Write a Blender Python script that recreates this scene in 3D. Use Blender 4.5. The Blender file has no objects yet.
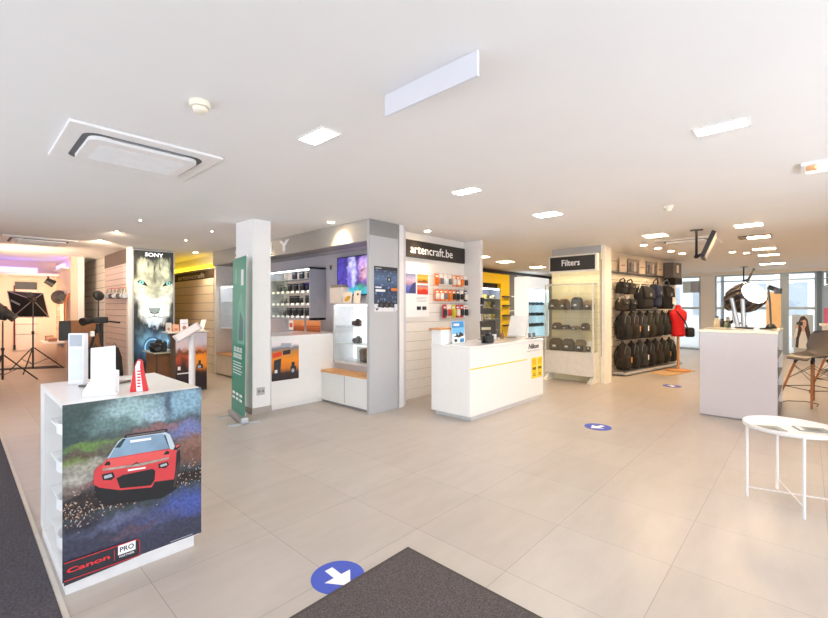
import bpy, bmesh, math, random
from mathutils import Vector, Matrix
random.seed(7)
PI = math.pi
sc = bpy.context.scene
COL = sc.collection

# ------------------------------------------------------------------ camera, world, exposure
EYE = 1.40
AZ = math.radians(42.8)                      # heading of the lens, from +X towards +Y
cam_d = bpy.data.cameras.new('camera')
cam_d.sensor_width = 36.0
cam_d.lens = 36.0 * 425 / 828
cam_d.shift_y = -1.0 / 828
cam_d.clip_start = 0.05
cam_d.clip_end = 200
cam = bpy.data.objects.new('camera', cam_d)
COL.objects.link(cam)
cam.location = (0, 0, EYE)
cam.rotation_euler = (PI / 2, 0, AZ - PI / 2)
sc.camera = cam

world = bpy.data.worlds.new('daylight')
sc.world = world
world.use_nodes = True
wn = world.node_tree.nodes['Background']
wn.inputs[0].default_value = (0.86, 0.93, 1.0, 1)
wn.inputs[1].default_value = 1.5

sc.view_settings.view_transform = 'Standard'
sc.view_settings.look = 'None'
sc.view_settings.gamma = 1.0
sc.view_settings.use_curve_mapping = False
sc.view_settings.exposure = 0.64
sc.cycles.max_bounces = 10
sc.cycles.diffuse_bounces = 6
sc.cycles.transparent_max_bounces = 16


def area(name, loc, rot, sx, sy, power, col):
    d = bpy.data.lights.new(name, 'AREA')
    d.shape = 'RECTANGLE'; d.size = sx; d.size_y = sy; d.energy = power; d.color = col
    o = bpy.data.objects.new(name, d); COL.objects.link(o)
    o.location = loc; o.rotation_euler = rot
    return o


# unseen fills added behind the camera, tilted up to lift the ceiling like daylight
area('fill_entrance_side', (-2.9, 2.5, .7), (0, -PI / 2 - .75, 0), 1.3, 9.0, 60, (0.84, 0.91, 1.0))
area('fill_street_side', (1.5, -2.9, .7), (PI / 2 + .75, 0, 0), 8.0, 1.3, 88, (0.84, 0.91, 1.0))

# sun high behind the shop, on the houses across the far street
sun_d = bpy.data.lights.new('sun', 'SUN'); sun_d.energy = 1.5; sun_d.angle = .02; sun_d.color = (1, .97, .92)
sun = bpy.data.objects.new('sun', sun_d); COL.objects.link(sun); sun.location = (-5, 0, 20)
sun.rotation_euler = Vector((math.cos(.96), .04, -math.sin(.96))).to_track_quat('-Z', 'Y').to_euler()

# ------------------------------------------------------------------ materials


def lin(c):
    return tuple(((v / 255) / 12.92 if v / 255 <= .04045 else ((v / 255 + .055) / 1.055) ** 2.4) for v in c)


MC = {}


def M(name, rgb, rough=.5, metal=0., emit=0., var=0.04, vs=12., bump=0., spec=.5):
    """procedural principled material with a faint noise variation"""
    if name in MC:
        return MC[name]
    m = bpy.data.materials.new(name); m.use_nodes = True
    nt = m.node_tree; b = nt.nodes['Principled BSDF']
    c = lin(rgb)
    b.inputs['Base Color'].default_value = (*c, 1)
    b.inputs['Roughness'].default_value = rough
    b.inputs['Metallic'].default_value = metal
    b.inputs['Specular IOR Level'].default_value = spec
    if var or bump:
        tc = nt.nodes.new('ShaderNodeTexCoord'); n = nt.nodes.new('ShaderNodeTexNoise')
        n.inputs['Scale'].default_value = vs; n.inputs['Detail'].default_value = 3
        nt.links.new(tc.outputs['Object'], n.inputs['Vector'])
        r = nt.nodes.new('ShaderNodeValToRGB')
        r.color_ramp.elements[0].position = .3; r.color_ramp.elements[1].position = .7
        r.color_ramp.elements[0].color = (*[v * (1 - var) for v in c], 1)
        r.color_ramp.elements[1].color = (*[min(1, v * (1 + var)) for v in c], 1)
        nt.links.new(n.outputs['Fac'], r.inputs['Fac'])
        nt.links.new(r.outputs['Color'], b.inputs['Base Color'])
        if bump:
            bp = nt.nodes.new('ShaderNodeBump'); bp.inputs['Strength'].default_value = bump
            bp.inputs['Distance'].default_value = .01
            nt.links.new(n.outputs['Fac'], bp.inputs['Height']); nt.links.new(bp.outputs['Normal'], b.inputs['Normal'])
    if emit:
        b.inputs['Emission Color'].default_value = (*c, 1); b.inputs['Emission Strength'].default_value = emit
    MC[name] = m
    return m


def ramp_mat(name, stops, axis='Z', noise=0.0, ns=5., rough=.35, emit=0., speck=None, coords='Generated'):
    """printed picture: colour bands along one axis, wobbled by noise"""
    m = bpy.data.materials.new(name); m.use_nodes = True
    nt = m.node_tree; b = nt.nodes['Principled BSDF']; b.inputs['Roughness'].default_value = rough
    tc = nt.nodes.new('ShaderNodeTexCoord'); sp = nt.nodes.new('ShaderNodeSeparateXYZ')
    nt.links.new(tc.outputs[coords], sp.inputs[0])
    n = nt.nodes.new('ShaderNodeTexNoise'); n.inputs['Scale'].default_value = ns; n.inputs['Detail'].default_value = 4
    nt.links.new(tc.outputs[coords], n.inputs['Vector'])
    ma = nt.nodes.new('ShaderNodeMath'); ma.operation = 'MULTIPLY_ADD'
    nt.links.new(n.outputs['Fac'], ma.inputs[0]); ma.inputs[1].default_value = noise
    nt.links.new(sp.outputs[axis], ma.inputs[2])
    mb_ = nt.nodes.new('ShaderNodeMath'); mb_.operation = 'SUBTRACT'
    nt.links.new(ma.outputs[0], mb_.inputs[0]); mb_.inputs[1].default_value = noise * .5
    r = nt.nodes.new('ShaderNodeValToRGB'); cr = r.color_ramp
    while len(cr.elements) < len(stops):
        cr.elements.new(.5)
    for e, (p, c) in zip(cr.elements, stops):
        e.position = p; e.color = (*lin(c), 1)
    nt.links.new(mb_.outputs[0], r.inputs['Fac'])
    out = r.outputs['Color']
    if speck:
        v = nt.nodes.new('ShaderNodeTexNoise'); v.inputs['Scale'].default_value = speck[0]; v.inputs['Detail'].default_value = 6
        nt.links.new(tc.outputs['Object'], v.inputs['Vector'])
        r2 = nt.nodes.new('ShaderNodeValToRGB'); r2.color_ramp.elements[0].position = speck[1]; r2.color_ramp.elements[1].position = speck[1] + .05
        nt.links.new(v.outputs['Fac'], r2.inputs['Fac'])
        mx = nt.nodes.new('ShaderNodeMix'); mx.data_type = 'RGBA'
        nt.links.new(r2.outputs['Color'], mx.inputs[0]); nt.links.new(out, mx.inputs[6]); mx.inputs[7].default_value = (*lin(speck[2]), 1)
        out = mx.outputs[2]
    nt.links.new(out, b.inputs['Base Color'])
    if emit:
        nt.links.new(out, b.inputs['Emission Color']); b.inputs['Emission Strength'].default_value = emit
    return m


def blob_mat(name, base, blobs, emit=0., warp=.04, ns=7., rough=.35, facing='Y', speck=None):
    """printed photograph: soft elliptical patches of colour (u, v, ru, rv, colour, softness) over a base, edges wandering with noise"""
    m = bpy.data.materials.new(name); m.use_nodes = True; nt = m.node_tree; L = nt.links.new
    b = nt.nodes['Principled BSDF']; b.inputs['Roughness'].default_value = rough
    tc = nt.nodes.new('ShaderNodeTexCoord'); n = nt.nodes.new('ShaderNodeTexNoise'); n.inputs['Scale'].default_value = ns; n.inputs['Detail'].default_value = 5
    L(tc.outputs['Generated'], n.inputs['Vector'])
    vm = nt.nodes.new('ShaderNodeVectorMath'); vm.operation = 'MULTIPLY_ADD'; L(n.outputs['Color'], vm.inputs[0]); vm.inputs[1].default_value = (warp * 4, warp * 4, warp * 4); L(tc.outputs['Generated'], vm.inputs[2])
    vs_ = nt.nodes.new('ShaderNodeVectorMath'); vs_.operation = 'SUBTRACT'; L(vm.outputs[0], vs_.inputs[0]); vs_.inputs[1].default_value = (warp * 2,) * 3
    src = vs_.outputs[0]; col = None
    for u_, v_, ru, rv, c, soft in blobs:
        mp = nt.nodes.new('ShaderNodeMapping'); mp.vector_type = 'POINT'
        if facing == 'Y':
            mp.inputs['Scale'].default_value = (1 / ru, 0, 1 / rv); mp.inputs['Location'].default_value = (-u_ / ru, 0, -v_ / rv)
        else:
            mp.inputs['Scale'].default_value = (0, 1 / ru, 1 / rv); mp.inputs['Location'].default_value = (0, -(1 - u_) / ru, -v_ / rv)
        L(src, mp.inputs[0]); ln = nt.nodes.new('ShaderNodeVectorMath'); ln.operation = 'LENGTH'; L(mp.outputs[0], ln.inputs[0])
        mr = nt.nodes.new('ShaderNodeMapRange'); mr.interpolation_type = 'SMOOTHSTEP'; L(ln.outputs['Value'], mr.inputs['Value'])
        mr.inputs['From Min'].default_value = 1 - soft; mr.inputs['From Max'].default_value = 1 + soft * .4; mr.inputs['To Min'].default_value = 1; mr.inputs['To Max'].default_value = 0
        mx = nt.nodes.new('ShaderNodeMix'); mx.data_type = 'RGBA'; L(mr.outputs[0], mx.inputs[0])
        if col is None:
            mx.inputs[6].default_value = (*lin(base), 1)
        else:
            L(col, mx.inputs[6])
        mx.inputs[7].default_value = (*lin(c), 1); col = mx.outputs[2]
    if speck:
        v = nt.nodes.new('ShaderNodeTexNoise'); v.inputs['Scale'].default_value = speck[0]; v.inputs['Detail'].default_value = 6; L(tc.outputs['Object'], v.inputs['Vector'])
        r2 = nt.nodes.new('ShaderNodeMapRange'); L(v.outputs['Fac'], r2.inputs['Value']); r2.inputs['From Min'].default_value = .4; r2.inputs['From Max'].default_value = .62; r2.inputs['To Min'].default_value = 1 - speck[1]; r2.inputs['To Max'].default_value = 1 + speck[1]
        mm = nt.nodes.new('ShaderNodeVectorMath'); mm.operation = 'SCALE'; L(col, mm.inputs[0]); L(r2.outputs[0], mm.inputs['Scale']); col = mm.outputs[0]
    L(col, b.inputs['Base Color'])
    if emit:
        L(col, b.inputs['Emission Color']); b.inputs['Emission Strength'].default_value = emit
    MC[name] = m
    return m



def glass_mat(name, tint=(249, 251, 249), refl=.09):
    m = bpy.data.materials.new(name); m.use_nodes = True; nt = m.node_tree; nt.nodes.clear()
    o = nt.nodes.new('ShaderNodeOutputMaterial'); t = nt.nodes.new('ShaderNodeBsdfTransparent'); g = nt.nodes.new('ShaderNodeBsdfGlossy')
    t.inputs[0].default_value = (*lin(tint), 1); g.inputs['Roughness'].default_value = .03
    x = nt.nodes.new('ShaderNodeMixShader'); x.inputs[0].default_value = refl
    nt.links.new(t.outputs[0], x.inputs[1]); nt.links.new(g.outputs[0], x.inputs[2]); nt.links.new(x.outputs[0], o.inputs[0])
    MC[name] = m
    return m


def light_mat(name, rgb, strength):
    if name in MC:
        return MC[name]
    m = bpy.data.materials.new(name); m.use_nodes = True; nt = m.node_tree; nt.nodes.clear()
    o = nt.nodes.new('ShaderNodeOutputMaterial'); e = nt.nodes.new('ShaderNodeEmission')
    e.inputs[0].default_value = (*lin(rgb), 1); e.inputs[1].default_value = strength
    nt.links.new(e.outputs[0], o.inputs[0]); MC[name] = m
    return m


WHITE = M('white_laminate', (238, 237, 236), .28, var=.01)
GLOSS = M('white_gloss', (242, 240, 238), .14, var=.01)
PAINT = M('wall_paint', (232, 230, 228), .7, var=.012)
CEIL = M('ceiling_paint', (236, 235, 235), .8, var=.01, vs=2)
GREY = M('grey_panel', (186, 186, 190), .5, var=.02)
MIDG = M('mid_grey_panel', (142, 141, 140), .5, var=.02)
DARKG = M('dark_grey', (74, 74, 78), .5)
BLACK = M('black_plastic', (24, 24, 26), .4, var=.1)
MATTE = M('black_cloth', (27, 27, 29), .85, var=.2, vs=60, bump=.1)
CHROME = M('chrome', (205, 207, 210), .22, 1., var=.01)
ALU = M('brushed_aluminium', (190, 193, 198), .35, .9, var=.03, vs=40)
WOOD = M('warm_wood', (206, 150, 92), .5, var=.16, vs=18)
LEGWOOD = M('leg_wood', (168, 104, 56), .45, var=.18, vs=22)
CREAM = M('cream_slat', (226, 210, 186), .5, var=.02)
SLATW = M('white_slat', (234, 230, 225), .42, var=.012)
PINKSLAT = M('rose_white_slat', (222, 203, 196), .45, var=.015)
GROOVE = M('slat_groove', (150, 140, 132), .6, var=.05)
BROWN = M('brown_board', (128, 86, 54), .55, var=.12, vs=9)
TAUPE = M('taupe_header', (112, 98, 88), .55, var=.04)
RED = M('red_print', (214, 38, 40), .45, var=.03)
REDCLOTH = M('red_cloth', (214, 12, 24), .7, var=.06, vs=30)
ORANGE = M('orange_print', (236, 126, 30), .45, var=.05)
YELLOW = M('yellow_print', (250, 214, 12), .45, var=.02)
BLUE = M('blue_print', (44, 132, 200), .45, var=.05)
STKBLUE = M('sticker_blue', (66, 88, 188), .45, var=.03)
GREEN = M('banner_green', (46, 140, 118), .55, var=.08, vs=4)
PAPER = M('white_paper', (246, 246, 246), .55, var=.01)
INK = M('dark_ink', (44, 46, 52), .5, var=.02)
PALEINK = M('pale_ink', (170, 176, 186), .5, var=.02)
PURPLE = M('purple_print', (104, 78, 176), .45, var=.12, vs=20)
GLASS = glass_mat('clear_glass')
CYGLASS = glass_mat('cyan_glass', (222, 240, 244), .1)
LAMPW = light_mat('lamp_diffuser', (255, 244, 228), 62.)
LAMPWARM = light_mat('lamp_spot_warm', (255, 216, 166), 58.)
LED = light_mat('led_strip', (250, 250, 255), 9.)
LEDY = light_mat('led_strip_yellow', (255, 212, 40), 2.6)
LEDP = light_mat('led_strip_lilac', (176, 140, 255), 2.6)


def nodes_floor():
    m = bpy.data.materials.new('floor_tiles'); m.use_nodes = True; nt = m.node_tree; b = nt.nodes['Principled BSDF']
    L = nt.links.new
    tc = nt.nodes.new('ShaderNodeTexCoord'); mp = nt.nodes.new('ShaderNodeMapping')
    mp.inputs['Location'].default_value = (-1.99 + .655 * 10, -.543 + .637 * 10, 0)
    L(tc.outputs['Object'], mp.inputs[0])
    br = nt.nodes.new('ShaderNodeTexBrick'); br.offset = 0; br.squash = 1
    br.inputs['Scale'].default_value = 1; br.inputs['Mortar Size'].default_value = .0017
    br.inputs['Mortar Smooth'].default_value = .3
    br.inputs['Brick Width'].default_value = .655; br.inputs['Row Height'].default_value = .637
    br.inputs['Color1'].default_value = (*lin((192, 183, 175)), 1)
    br.inputs['Color2'].default_value = (*lin((186, 177, 169)), 1)
    br.inputs['Mortar'].default_value = (*lin((142, 136, 131)), 1)
    L(mp.outputs[0], br.inputs['Vector'])
    mp2 = nt.nodes.new('ShaderNodeMapping'); mp2.inputs['Scale'].default_value = (1, 3.2, 1); L(tc.outputs['Object'], mp2.inputs[0])
    n = nt.nodes.new('ShaderNodeTexNoise'); n.inputs['Scale'].default_value = 2.2; n.inputs['Detail'].default_value = 8; n.inputs['Roughness'].default_value = .62
    L(mp2.outputs[0], n.inputs['Vector'])
    r = nt.nodes.new('ShaderNodeValToRGB'); r.color_ramp.elements[0].position = .3; r.color_ramp.elements[1].position = .72
    r.color_ramp.elements[0].color = (.87, .865, .86, 1); r.color_ramp.elements[1].color = (1.0, 1.0, 1.0, 1)
    L(n.outputs['Fac'], r.inputs['Fac'])
    mx = nt.nodes.new('ShaderNodeMix'); mx.data_type = 'RGBA'; mx.blend_type = 'MULTIPLY'; mx.inputs[0].default_value = 1
    L(br.outputs['Color'], mx.inputs[6]); L(r.outputs['Color'], mx.inputs[7]); L(mx.outputs[2], b.inputs['Base Color'])
    r2 = nt.nodes.new('ShaderNodeMapRange'); r2.inputs['To Min'].default_value = .29; r2.inputs['To Max'].default_value = .37
    L(n.outputs['Fac'], r2.inputs['Value']); L(r2.outputs[0], b.inputs['Roughness'])
    bp = nt.nodes.new('ShaderNodeBump'); bp.inputs['Strength'].default_value = .25; bp.inputs['Distance'].default_value = .002; bp.invert = True
    L(br.outputs['Fac'], bp.inputs['Height']); L(bp.outputs['Normal'], b.inputs['Normal'])
    return m


def nodes_mat(name, c0, c1, scale):
    m = bpy.data.materials.new(name); m.use_nodes = True; nt = m.node_tree; b = nt.nodes['Principled BSDF']
    tc = nt.nodes.new('ShaderNodeTexCoord'); n = nt.nodes.new('ShaderNodeTexNoise'); n.inputs['Scale'].default_value = scale; n.inputs['Detail'].default_value = 6
    nt.links.new(tc.outputs['Object'], n.inputs['Vector'])
    r = nt.nodes.new('ShaderNodeValToRGB'); r.color_ramp.elements[0].position = .35; r.color_ramp.elements[1].position = .68
    r.color_ramp.elements[0].color = (*lin(c0), 1); r.color_ramp.elements[1].color = (*lin(c1), 1)
    nt.links.new(n.outputs['Fac'], r.inputs['Fac']); nt.links.new(r.outputs['Color'], b.inputs['Base Color'])
    b.inputs['Roughness'].default_value = .95; b.inputs['Specular IOR Level'].default_value = .15
    bp = nt.nodes.new('ShaderNodeBump'); bp.inputs['Strength'].default_value = .4; bp.inputs['Distance'].default_value = .004
    nt.links.new(n.outputs['Fac'], bp.inputs['Height']); nt.links.new(bp.outputs['Normal'], b.inputs['Normal'])
    return m


FLOOR = nodes_floor()
MATFIB = nodes_mat('mat_fibre', (72, 65, 65), (112, 104, 103), 170)
MATFIB2 = nodes_mat('mat_fibre_violet', (70, 65, 70), (94, 88, 93), 90)

# ------------------------------------------------------------------ geometry helpers
F = (math.cos(AZ), math.sin(AZ)); R = (math.sin(AZ), -math.cos(AZ))


def _ray(x, y):
    t = (x - 414) / 425
    return F[0] + R[0] * t, F[1] + R[1] * t, -(y - 308) / 425


def onY(c, x, y):      # where the sight line meets the real plane Y = c
    d = _ray(x, y); s = c / d[1]
    return Vector((s * d[0], c, EYE + s * d[2]))


def onX(c, x, y):
    d = _ray(x, y); s = c / d[0]
    return Vector((c, s * d[1], EYE + s * d[2]))


class MB:
    def __init__(self):
        self.bm = bmesh.new(); self.mi = 0

    def _add(self, vs, fs, smooth=False):
        v = [self.bm.verts.new(p) for p in vs]
        out = []
        for f in fs:
            try:
                q = self.bm.faces.new([v[i] for i in f]); q.material_index = self.mi; q.smooth = smooth; out.append(q)
            except ValueError:
                pass
        return v, out

    def use(self, i):
        self.mi = i; return self

    def box(self, x0, x1, y0, y1, z0, z1, bev=0., mtx=None):
        if bev:
            b2 = bmesh.new()
            bmesh.ops.create_cube(b2, size=1)
            for v in b2.verts:
                v.co = Vector(((x0 + x1) / 2 + v.co.x * (x1 - x0), (y0 + y1) / 2 + v.co.y * (y1 - y0), (z0 + z1) / 2 + v.co.z * (z1 - z0)))
            bmesh.ops.bevel(b2, geom=b2.edges[:] + b2.verts[:], offset=bev, segments=2, affect='EDGES', profile=.6)
            b2.verts.index_update()
            vs = [(mtx @ v.co if mtx else v.co.copy()) for v in b2.verts]; fs = [[v.index for v in f.verts] for f in b2.faces]
            self._add(vs, fs); b2.free()
            return self
        vs = [Vector(p) for p in ((x0, y0, z0), (x1, y0, z0), (x1, y1, z0), (x0, y1, z0), (x0, y0, z1), (x1, y0, z1), (x1, y1, z1), (x0, y1, z1))]
        if mtx:
            vs = [mtx @ v for v in vs]
        self._add(vs, [(3, 2, 1, 0), (4, 5, 6, 7), (0, 1, 5, 4), (1, 2, 6, 5), (2, 3, 7, 6), (3, 0, 4, 7)])
        return self

    def tube(self, pts, r, n=10, caps=True):
        pts = [Vector(p) for p in pts]; rs = r if isinstance(r, (list, tuple)) else [r] * len(pts)
        rings = []; prev = None
        for i, p in enumerate(pts):
            t = ((pts[min(i + 1, len(pts) - 1)] - pts[max(i - 1, 0)])).normalized()
            if prev is None:
                a = t.orthogonal().normalized()
            else:
                a = (prev - t * prev.dot(t))
                a = a.normalized() if a.length > 1e-5 else t.orthogonal().normalized()
            prev = a; b = t.cross(a)
            rings.append([p + (a * math.cos(2 * PI * k / n) + b * math.sin(2 * PI * k / n)) * rs[i] for k in range(n)])
        vs = [q for g in rings for q in g]; fs = []
        for i in range(len(rings) - 1):
            for k in range(n):
                fs.append((i * n + k, i * n + (k + 1) % n, (i + 1) * n + (k + 1) % n, (i + 1) * n + k))
        self._add(vs, fs, True)
        if caps:
            self._add(rings[0], [tuple(range(n))[::-1]]); self._add(rings[-1], [tuple(range(n))])
        return self

    def lathe(self, prof, n=24, c=(0, 0, 0), axis='Z', mtx=None):
        """prof = [(r, z)...]"""
        vs = []; fs = []
        for r, z in prof:
            for k in range(n):
                a = 2 * PI * k / n; p = Vector((r * math.cos(a), r * math.sin(a), z))
                if axis == 'X':
                    p = Vector((p.z, p.x, p.y))
                if axis == 'Y':
                    p = Vector((p.x, p.z, p.y))
                p = p + Vector(c)
                vs.append(mtx @ p if mtx else p)
        for i in range(len(prof) - 1):
            for k in range(n):
                fs.append((i * n + k, i * n + (k + 1) % n, (i + 1) * n + (k + 1) % n, (i + 1) * n + k))
        self._add(vs, fs, True)
        if prof[0][0] > 1e-5:
            self._add(vs[:n], [tuple(range(n))[::-1]])
        if prof[-1][0] > 1e-5:
            self._add(vs[-n:], [tuple(range(n))])
        return self

    def loft(self, secs, n=24, mtx=None):
        """secs = [(z, cx, cy, rx, ry, power)...] super-ellipse sections stacked in z"""
        vs = []; fs = []
        for z, cx, cy, rx, ry, p in secs:
            for k in range(n):
                a = 2 * PI * k / n; ca, sa = math.cos(a), math.sin(a)
                q = Vector((cx + rx * math.copysign(abs(ca) ** (2 / p), ca), cy + ry * math.copysign(abs(sa) ** (2 / p), sa), z))
                vs.append(mtx @ q if mtx else q)
        for i in range(len(secs) - 1):
            for k in range(n):
                fs.append((i * n + k, i * n + (k + 1) % n, (i + 1) * n + (k + 1) % n, (i + 1) * n + k))
        fs.append(tuple(range(n))[::-1]); fs.append(tuple(range((len(secs) - 1) * n, len(secs) * n)))
        self._add(vs, fs, True)
        return self

    def poly(self, pts, th=None):
        """a flat polygon, or a plate of thickness vector th"""
        pts = [Vector(p) for p in pts]; n = len(pts)
        if th is None:
            self._add(pts, [tuple(range(n))]); return self
        th = Vector(th)
        vs = pts + [p + th for p in pts]
        fs = [tuple(range(n))[::-1], tuple(range(n, 2 * n))] + [(i, (i + 1) % n, n + (i + 1) % n, n + i) for i in range(n)]
        self._add(vs, fs)
        return self

    def build(self, name, mats, parent=None, world=True, smooth_angle=None):
        bmesh.ops.recalc_face_normals(self.bm, faces=self.bm.faces[:])
        me = bpy.data.meshes.new(name); self.bm.to_mesh(me); self.bm.free()
        for m in (mats if isinstance(mats, (list, tuple)) else [mats]):
            me.materials.append(m)
        o = bpy.data.objects.new(name, me); COL.objects.link(o)
        if parent is not None:
            o.parent = parent
            if world:
                chain = Matrix.Identity(4); q = parent
                while q is not None:
                    chain = (Matrix.Translation(q.location) @ q.rotation_euler.to_matrix().to_4x4()) @ chain; q = q.parent
                me.transform(chain.inverted())
        elif not world:
            pass
        return o


def tag(o, label, cat, group=None, kind=None):
    o['label'] = label; o['category'] = cat
    if group:
        o['group'] = group
    if kind:
        o['kind'] = kind
    return o


def thing(name, label, cat, loc=(0, 0, 0), rz=0., group=None):
    o = bpy.data.objects.new(name, None); COL.objects.link(o); o.empty_display_size = .05
    o.location = loc; o.rotation_euler = (0, 0, rz)
    return tag(o, label, cat, group)


def struct(name, mb, m, parent=None):
    o = mb.build(name, m, parent)
    if parent is None:
        o['kind'] = 'structure'
    return o


def dup(root, loc, rz, label, group=None):
    r = root.copy(); COL.objects.link(r); r.location = loc; r.rotation_euler = (0, 0, rz); r['label'] = label
    if group:
        r['group'] = group
    for ch in list(root.children):
        c = ch.copy(); COL.objects.link(c); c.parent = r
        for g in list(ch.children):
            d = g.copy(); COL.objects.link(d); d.parent = c
    return r


def frameY(x, y, z):   # upright plane seen from -Y
    return (Vector((x, y, z)), Vector((1, 0, 0)), Vector((0, 0, 1)), Vector((0, -1, 0)))


def frameX(x, y, z):   # upright plane seen from -X
    return (Vector((x, y, z)), Vector((0, -1, 0)), Vector((0, 0, 1)), Vector((-1, 0, 0)))


def frameR(loc, rz, tilt=0.):   # upright plane at any heading: its normal is local -Y turned by rz, leaning back by tilt
    m = Matrix.Rotation(rz, 3, 'Z') @ Matrix.Rotation(-tilt, 3, 'X')
    return (Vector(loc), m @ Vector((1, 0, 0)), m @ Vector((0, 0, 1)), m @ Vector((0, -1, 0)))


def text(name, s, fr, u0, v0, u1, v1, m, parent, off=.002, ext=.0008, bold=0., shear=0.):
    cu = bpy.data.curves.new(name, 'FONT'); cu.body = s; cu.size = 1; cu.offset = bold; cu.shear = shear; cu.extrude = .01; cu.resolution_u = 3
    t = bpy.data.objects.new('tmp', cu); COL.objects.link(t)
    bpy.context.view_layer.update()
    me = bpy.data.meshes.new_from_object(t.evaluated_get(bpy.context.evaluated_depsgraph_get()))
    bpy.data.objects.remove(t); bpy.data.curves.remove(cu)
    xs = [v.co.x for v in me.vertices]; ys = [v.co.y for v in me.vertices]
    ax, bx, ay, by = min(xs), max(xs), min(ys), max(ys)
    O, U, V, N = fr
    mb = MB(); me2 = []
    for v in me.vertices:
        u = u0 + (v.co.x - ax) / (bx - ax) * (u1 - u0); w = v0 + (v.co.y - ay) / (by - ay) * (v1 - v0)
        me2.append(O + U * u + V * w + N * (off + (ext if v.co.z > 0 else 0)))
    mb._add(me2, [list(p.vertices) for p in me.polygons])
    bpy.data.meshes.remove(me)
    return mb.build(name, m, parent)


def ell(cu, cv, ru, rv, n=20, rot=0.):
    out = []
    for k in range(n):
        a = 2 * PI * k / n; x = ru * math.cos(a); y = rv * math.sin(a)
        out.append((cu + x * math.cos(rot) - y * math.sin(rot), cv + x * math.sin(rot) + y * math.cos(rot)))
    return out


def art(name, fr, W, H, base, layers, parent=None, th=.004, step=.0003):
    """a printed board: plate W x H whose picture is a stack of flat printed shapes; uv 0..1"""
    O, U, V, N = fr; mb = MB(); mats = [base]
    mb.poly([O + U * (a * W) + V * (b * H) - N * 0 for a, b in ((0, 0), (1, 0), (1, 1), (0, 1))], N * th)
    for k, (m, pts) in enumerate(layers):
        if m not in mats:
            mats.append(m)
        mb.use(mats.index(m))
        mb.poly([O + U * (a * W) + V * (b * H) + N * (th + .0004 + step * k) for a, b in pts])
    return mb.build(name, mats, parent)


def slats(mb, fr, W, H, pitch, gap=.012, th=.014):
    """slatwall: boards with dark grooves; slot 0 = board, slot 1 = groove"""
    O, U, V, N = fr
    mb.use(1); mb.poly([O, O + U * W, O + U * W + V * H, O + V * H], N * (th * .35))
    mb.use(0); z = 0.
    while z < H - .001:
        z1 = min(z + pitch - gap, H)
        mb.poly([O + V * z, O + U * W + V * z, O + U * W + V * z1, O + V * z1], N * th)
        z += pitch
    return mb


# ------------------------------------------------------------------ the setting
H = 2.57
struct('floor', MB().box(-3, 17, -3, 15, -.1, 0), FLOOR)
struct('ceiling', MB().box(-3, 17, -3, 15, H, H + .1), CEIL)
struct('trim_threshold', MB().box(.33, .352, 1.6, 9.0, 0.0005, .006), M('threshold', (206, 196, 184), .5))
struct('wall_left', MB().box(-1.2, 1.9, 14.25, 14.4, 0, H), M('studio_paint', (228, 205, 188), .7, var=.01))
struct('wall_left_blocker', MB().box(-1.2, -1.05, 7.6, 14.25, 0, H), MC['studio_paint'])  # unseen wall, added to keep side daylight out of the studio
struct('wall_left_return', MB().box(1.78, 1.9, 12.25, 14.25, 0, H), MC['studio_paint'])
struct('trim_pillar', MB().box(1.9, 2.02, 12.2, 12.6, 0, H), WHITE)
w = slats(MB(), frameX(2.30, 14.35, 0), 2.75, H, .17)
struct('wall_left_slats', w.use(0).box(2.30, 2.45, 11.6, 14.35, 0, H), [SLATW, GROOVE])
struct('wall_left_end', MB().box(1.9, 6.2, 14.36, 14.5, 0, H), PAINT)
struct('wall_daylight_blocker', MB().box(-3, -2.9, -3, 1.9, 0, H), PAINT)  # unseen wall, added to cut daylight on the right counter's front
struct('wall_far_end', MB().box(16.9, 17, 3.6, 7.1, 0, H), PAINT)
# slatwall block behind the tall lightbox
w = slats(MB(), frameX(2.30, 11.58, 0), 1.88, 2.28, .125)
struct('wall_column_slats', w.use(0).box(2.30, 3.08, 9.7, 11.58, 0, 2.28), [PINKSLAT, GROOVE])
struct('wall_column_header', MB().box(2.285, 3.08, 9.7, 11.6, 2.282, H), TAUPE)
struct('trim_column', MB().box(2.26, 2.33, 9.58, 9.70, 0, H), WHITE)
# warm slatwall beyond the display bay
w = slats(MB(), frameX(3.8, 13.9, 0), 4.5, 2.05, .19)
struct('wall_center_slats', w.use(0).box(3.8, 3.95, 9.4, 13.9, 0, 2.05), [CREAM, GROOVE])
struct('wall_center_header', MB().box(3.80, 3.95, 9.4, 13.9, 2.052, 2.24), M('bronze_header', (62, 50, 40), .5))
struct('wall_center_upper', MB().box(3.88, 3.95, 9.4, 13.9, 2.242, H), PAINT)
# square white column with a grey skirting
struct('wall_column', MB().box(2.645, 2.90, 5.33, 5.81, 0, H), M('column_paint', (244, 243, 243), .6, var=.01))
struct('baseboard_column', MB().box(2.635, 2.91, 5.32, 5.82, 0.0005, .085), M('skirting_grey', (176, 168, 162), .5))
# white accessories wall in the middle with its hidden door, pillar and return
w = slats(MB(), frameY(4.32, 4.50, .0), 1.84, 2.05, .148, .008)
w.use(0).box(4.32, 6.16, 4.5, 4.6, 0, 2.05).box(4.32, 6.16, 4.5, 4.6, 2.05, H)
center = struct('wall_center', w, [SLATW, M('soft_groove', (186, 178, 170), .6)])
struct('trim_wall_center', MB().box(4.235, 4.32, 4.20, 4.6, 0, H), PAINT)
struct('wall_center_return', MB().box(6.16, 6.24, 4.15, 7.05, 0, H), PAINT)
hd = MB(); p = onY(4.47, 430, 330)
hd.lathe([(.028, 0), (.028, .012), (.012, .014), (.012, .05)], 16, mtx=Matrix.Translation((p.x + .06, 4.486, p.z)) @ Matrix.Rotation(PI / 2, 4, 'X'))
hd.tube([(p.x + .06, 4.436, p.z), (p.x - .07, 4.436, p.z)], .011)
hd.build('door_handle', CHROME, center)
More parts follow.
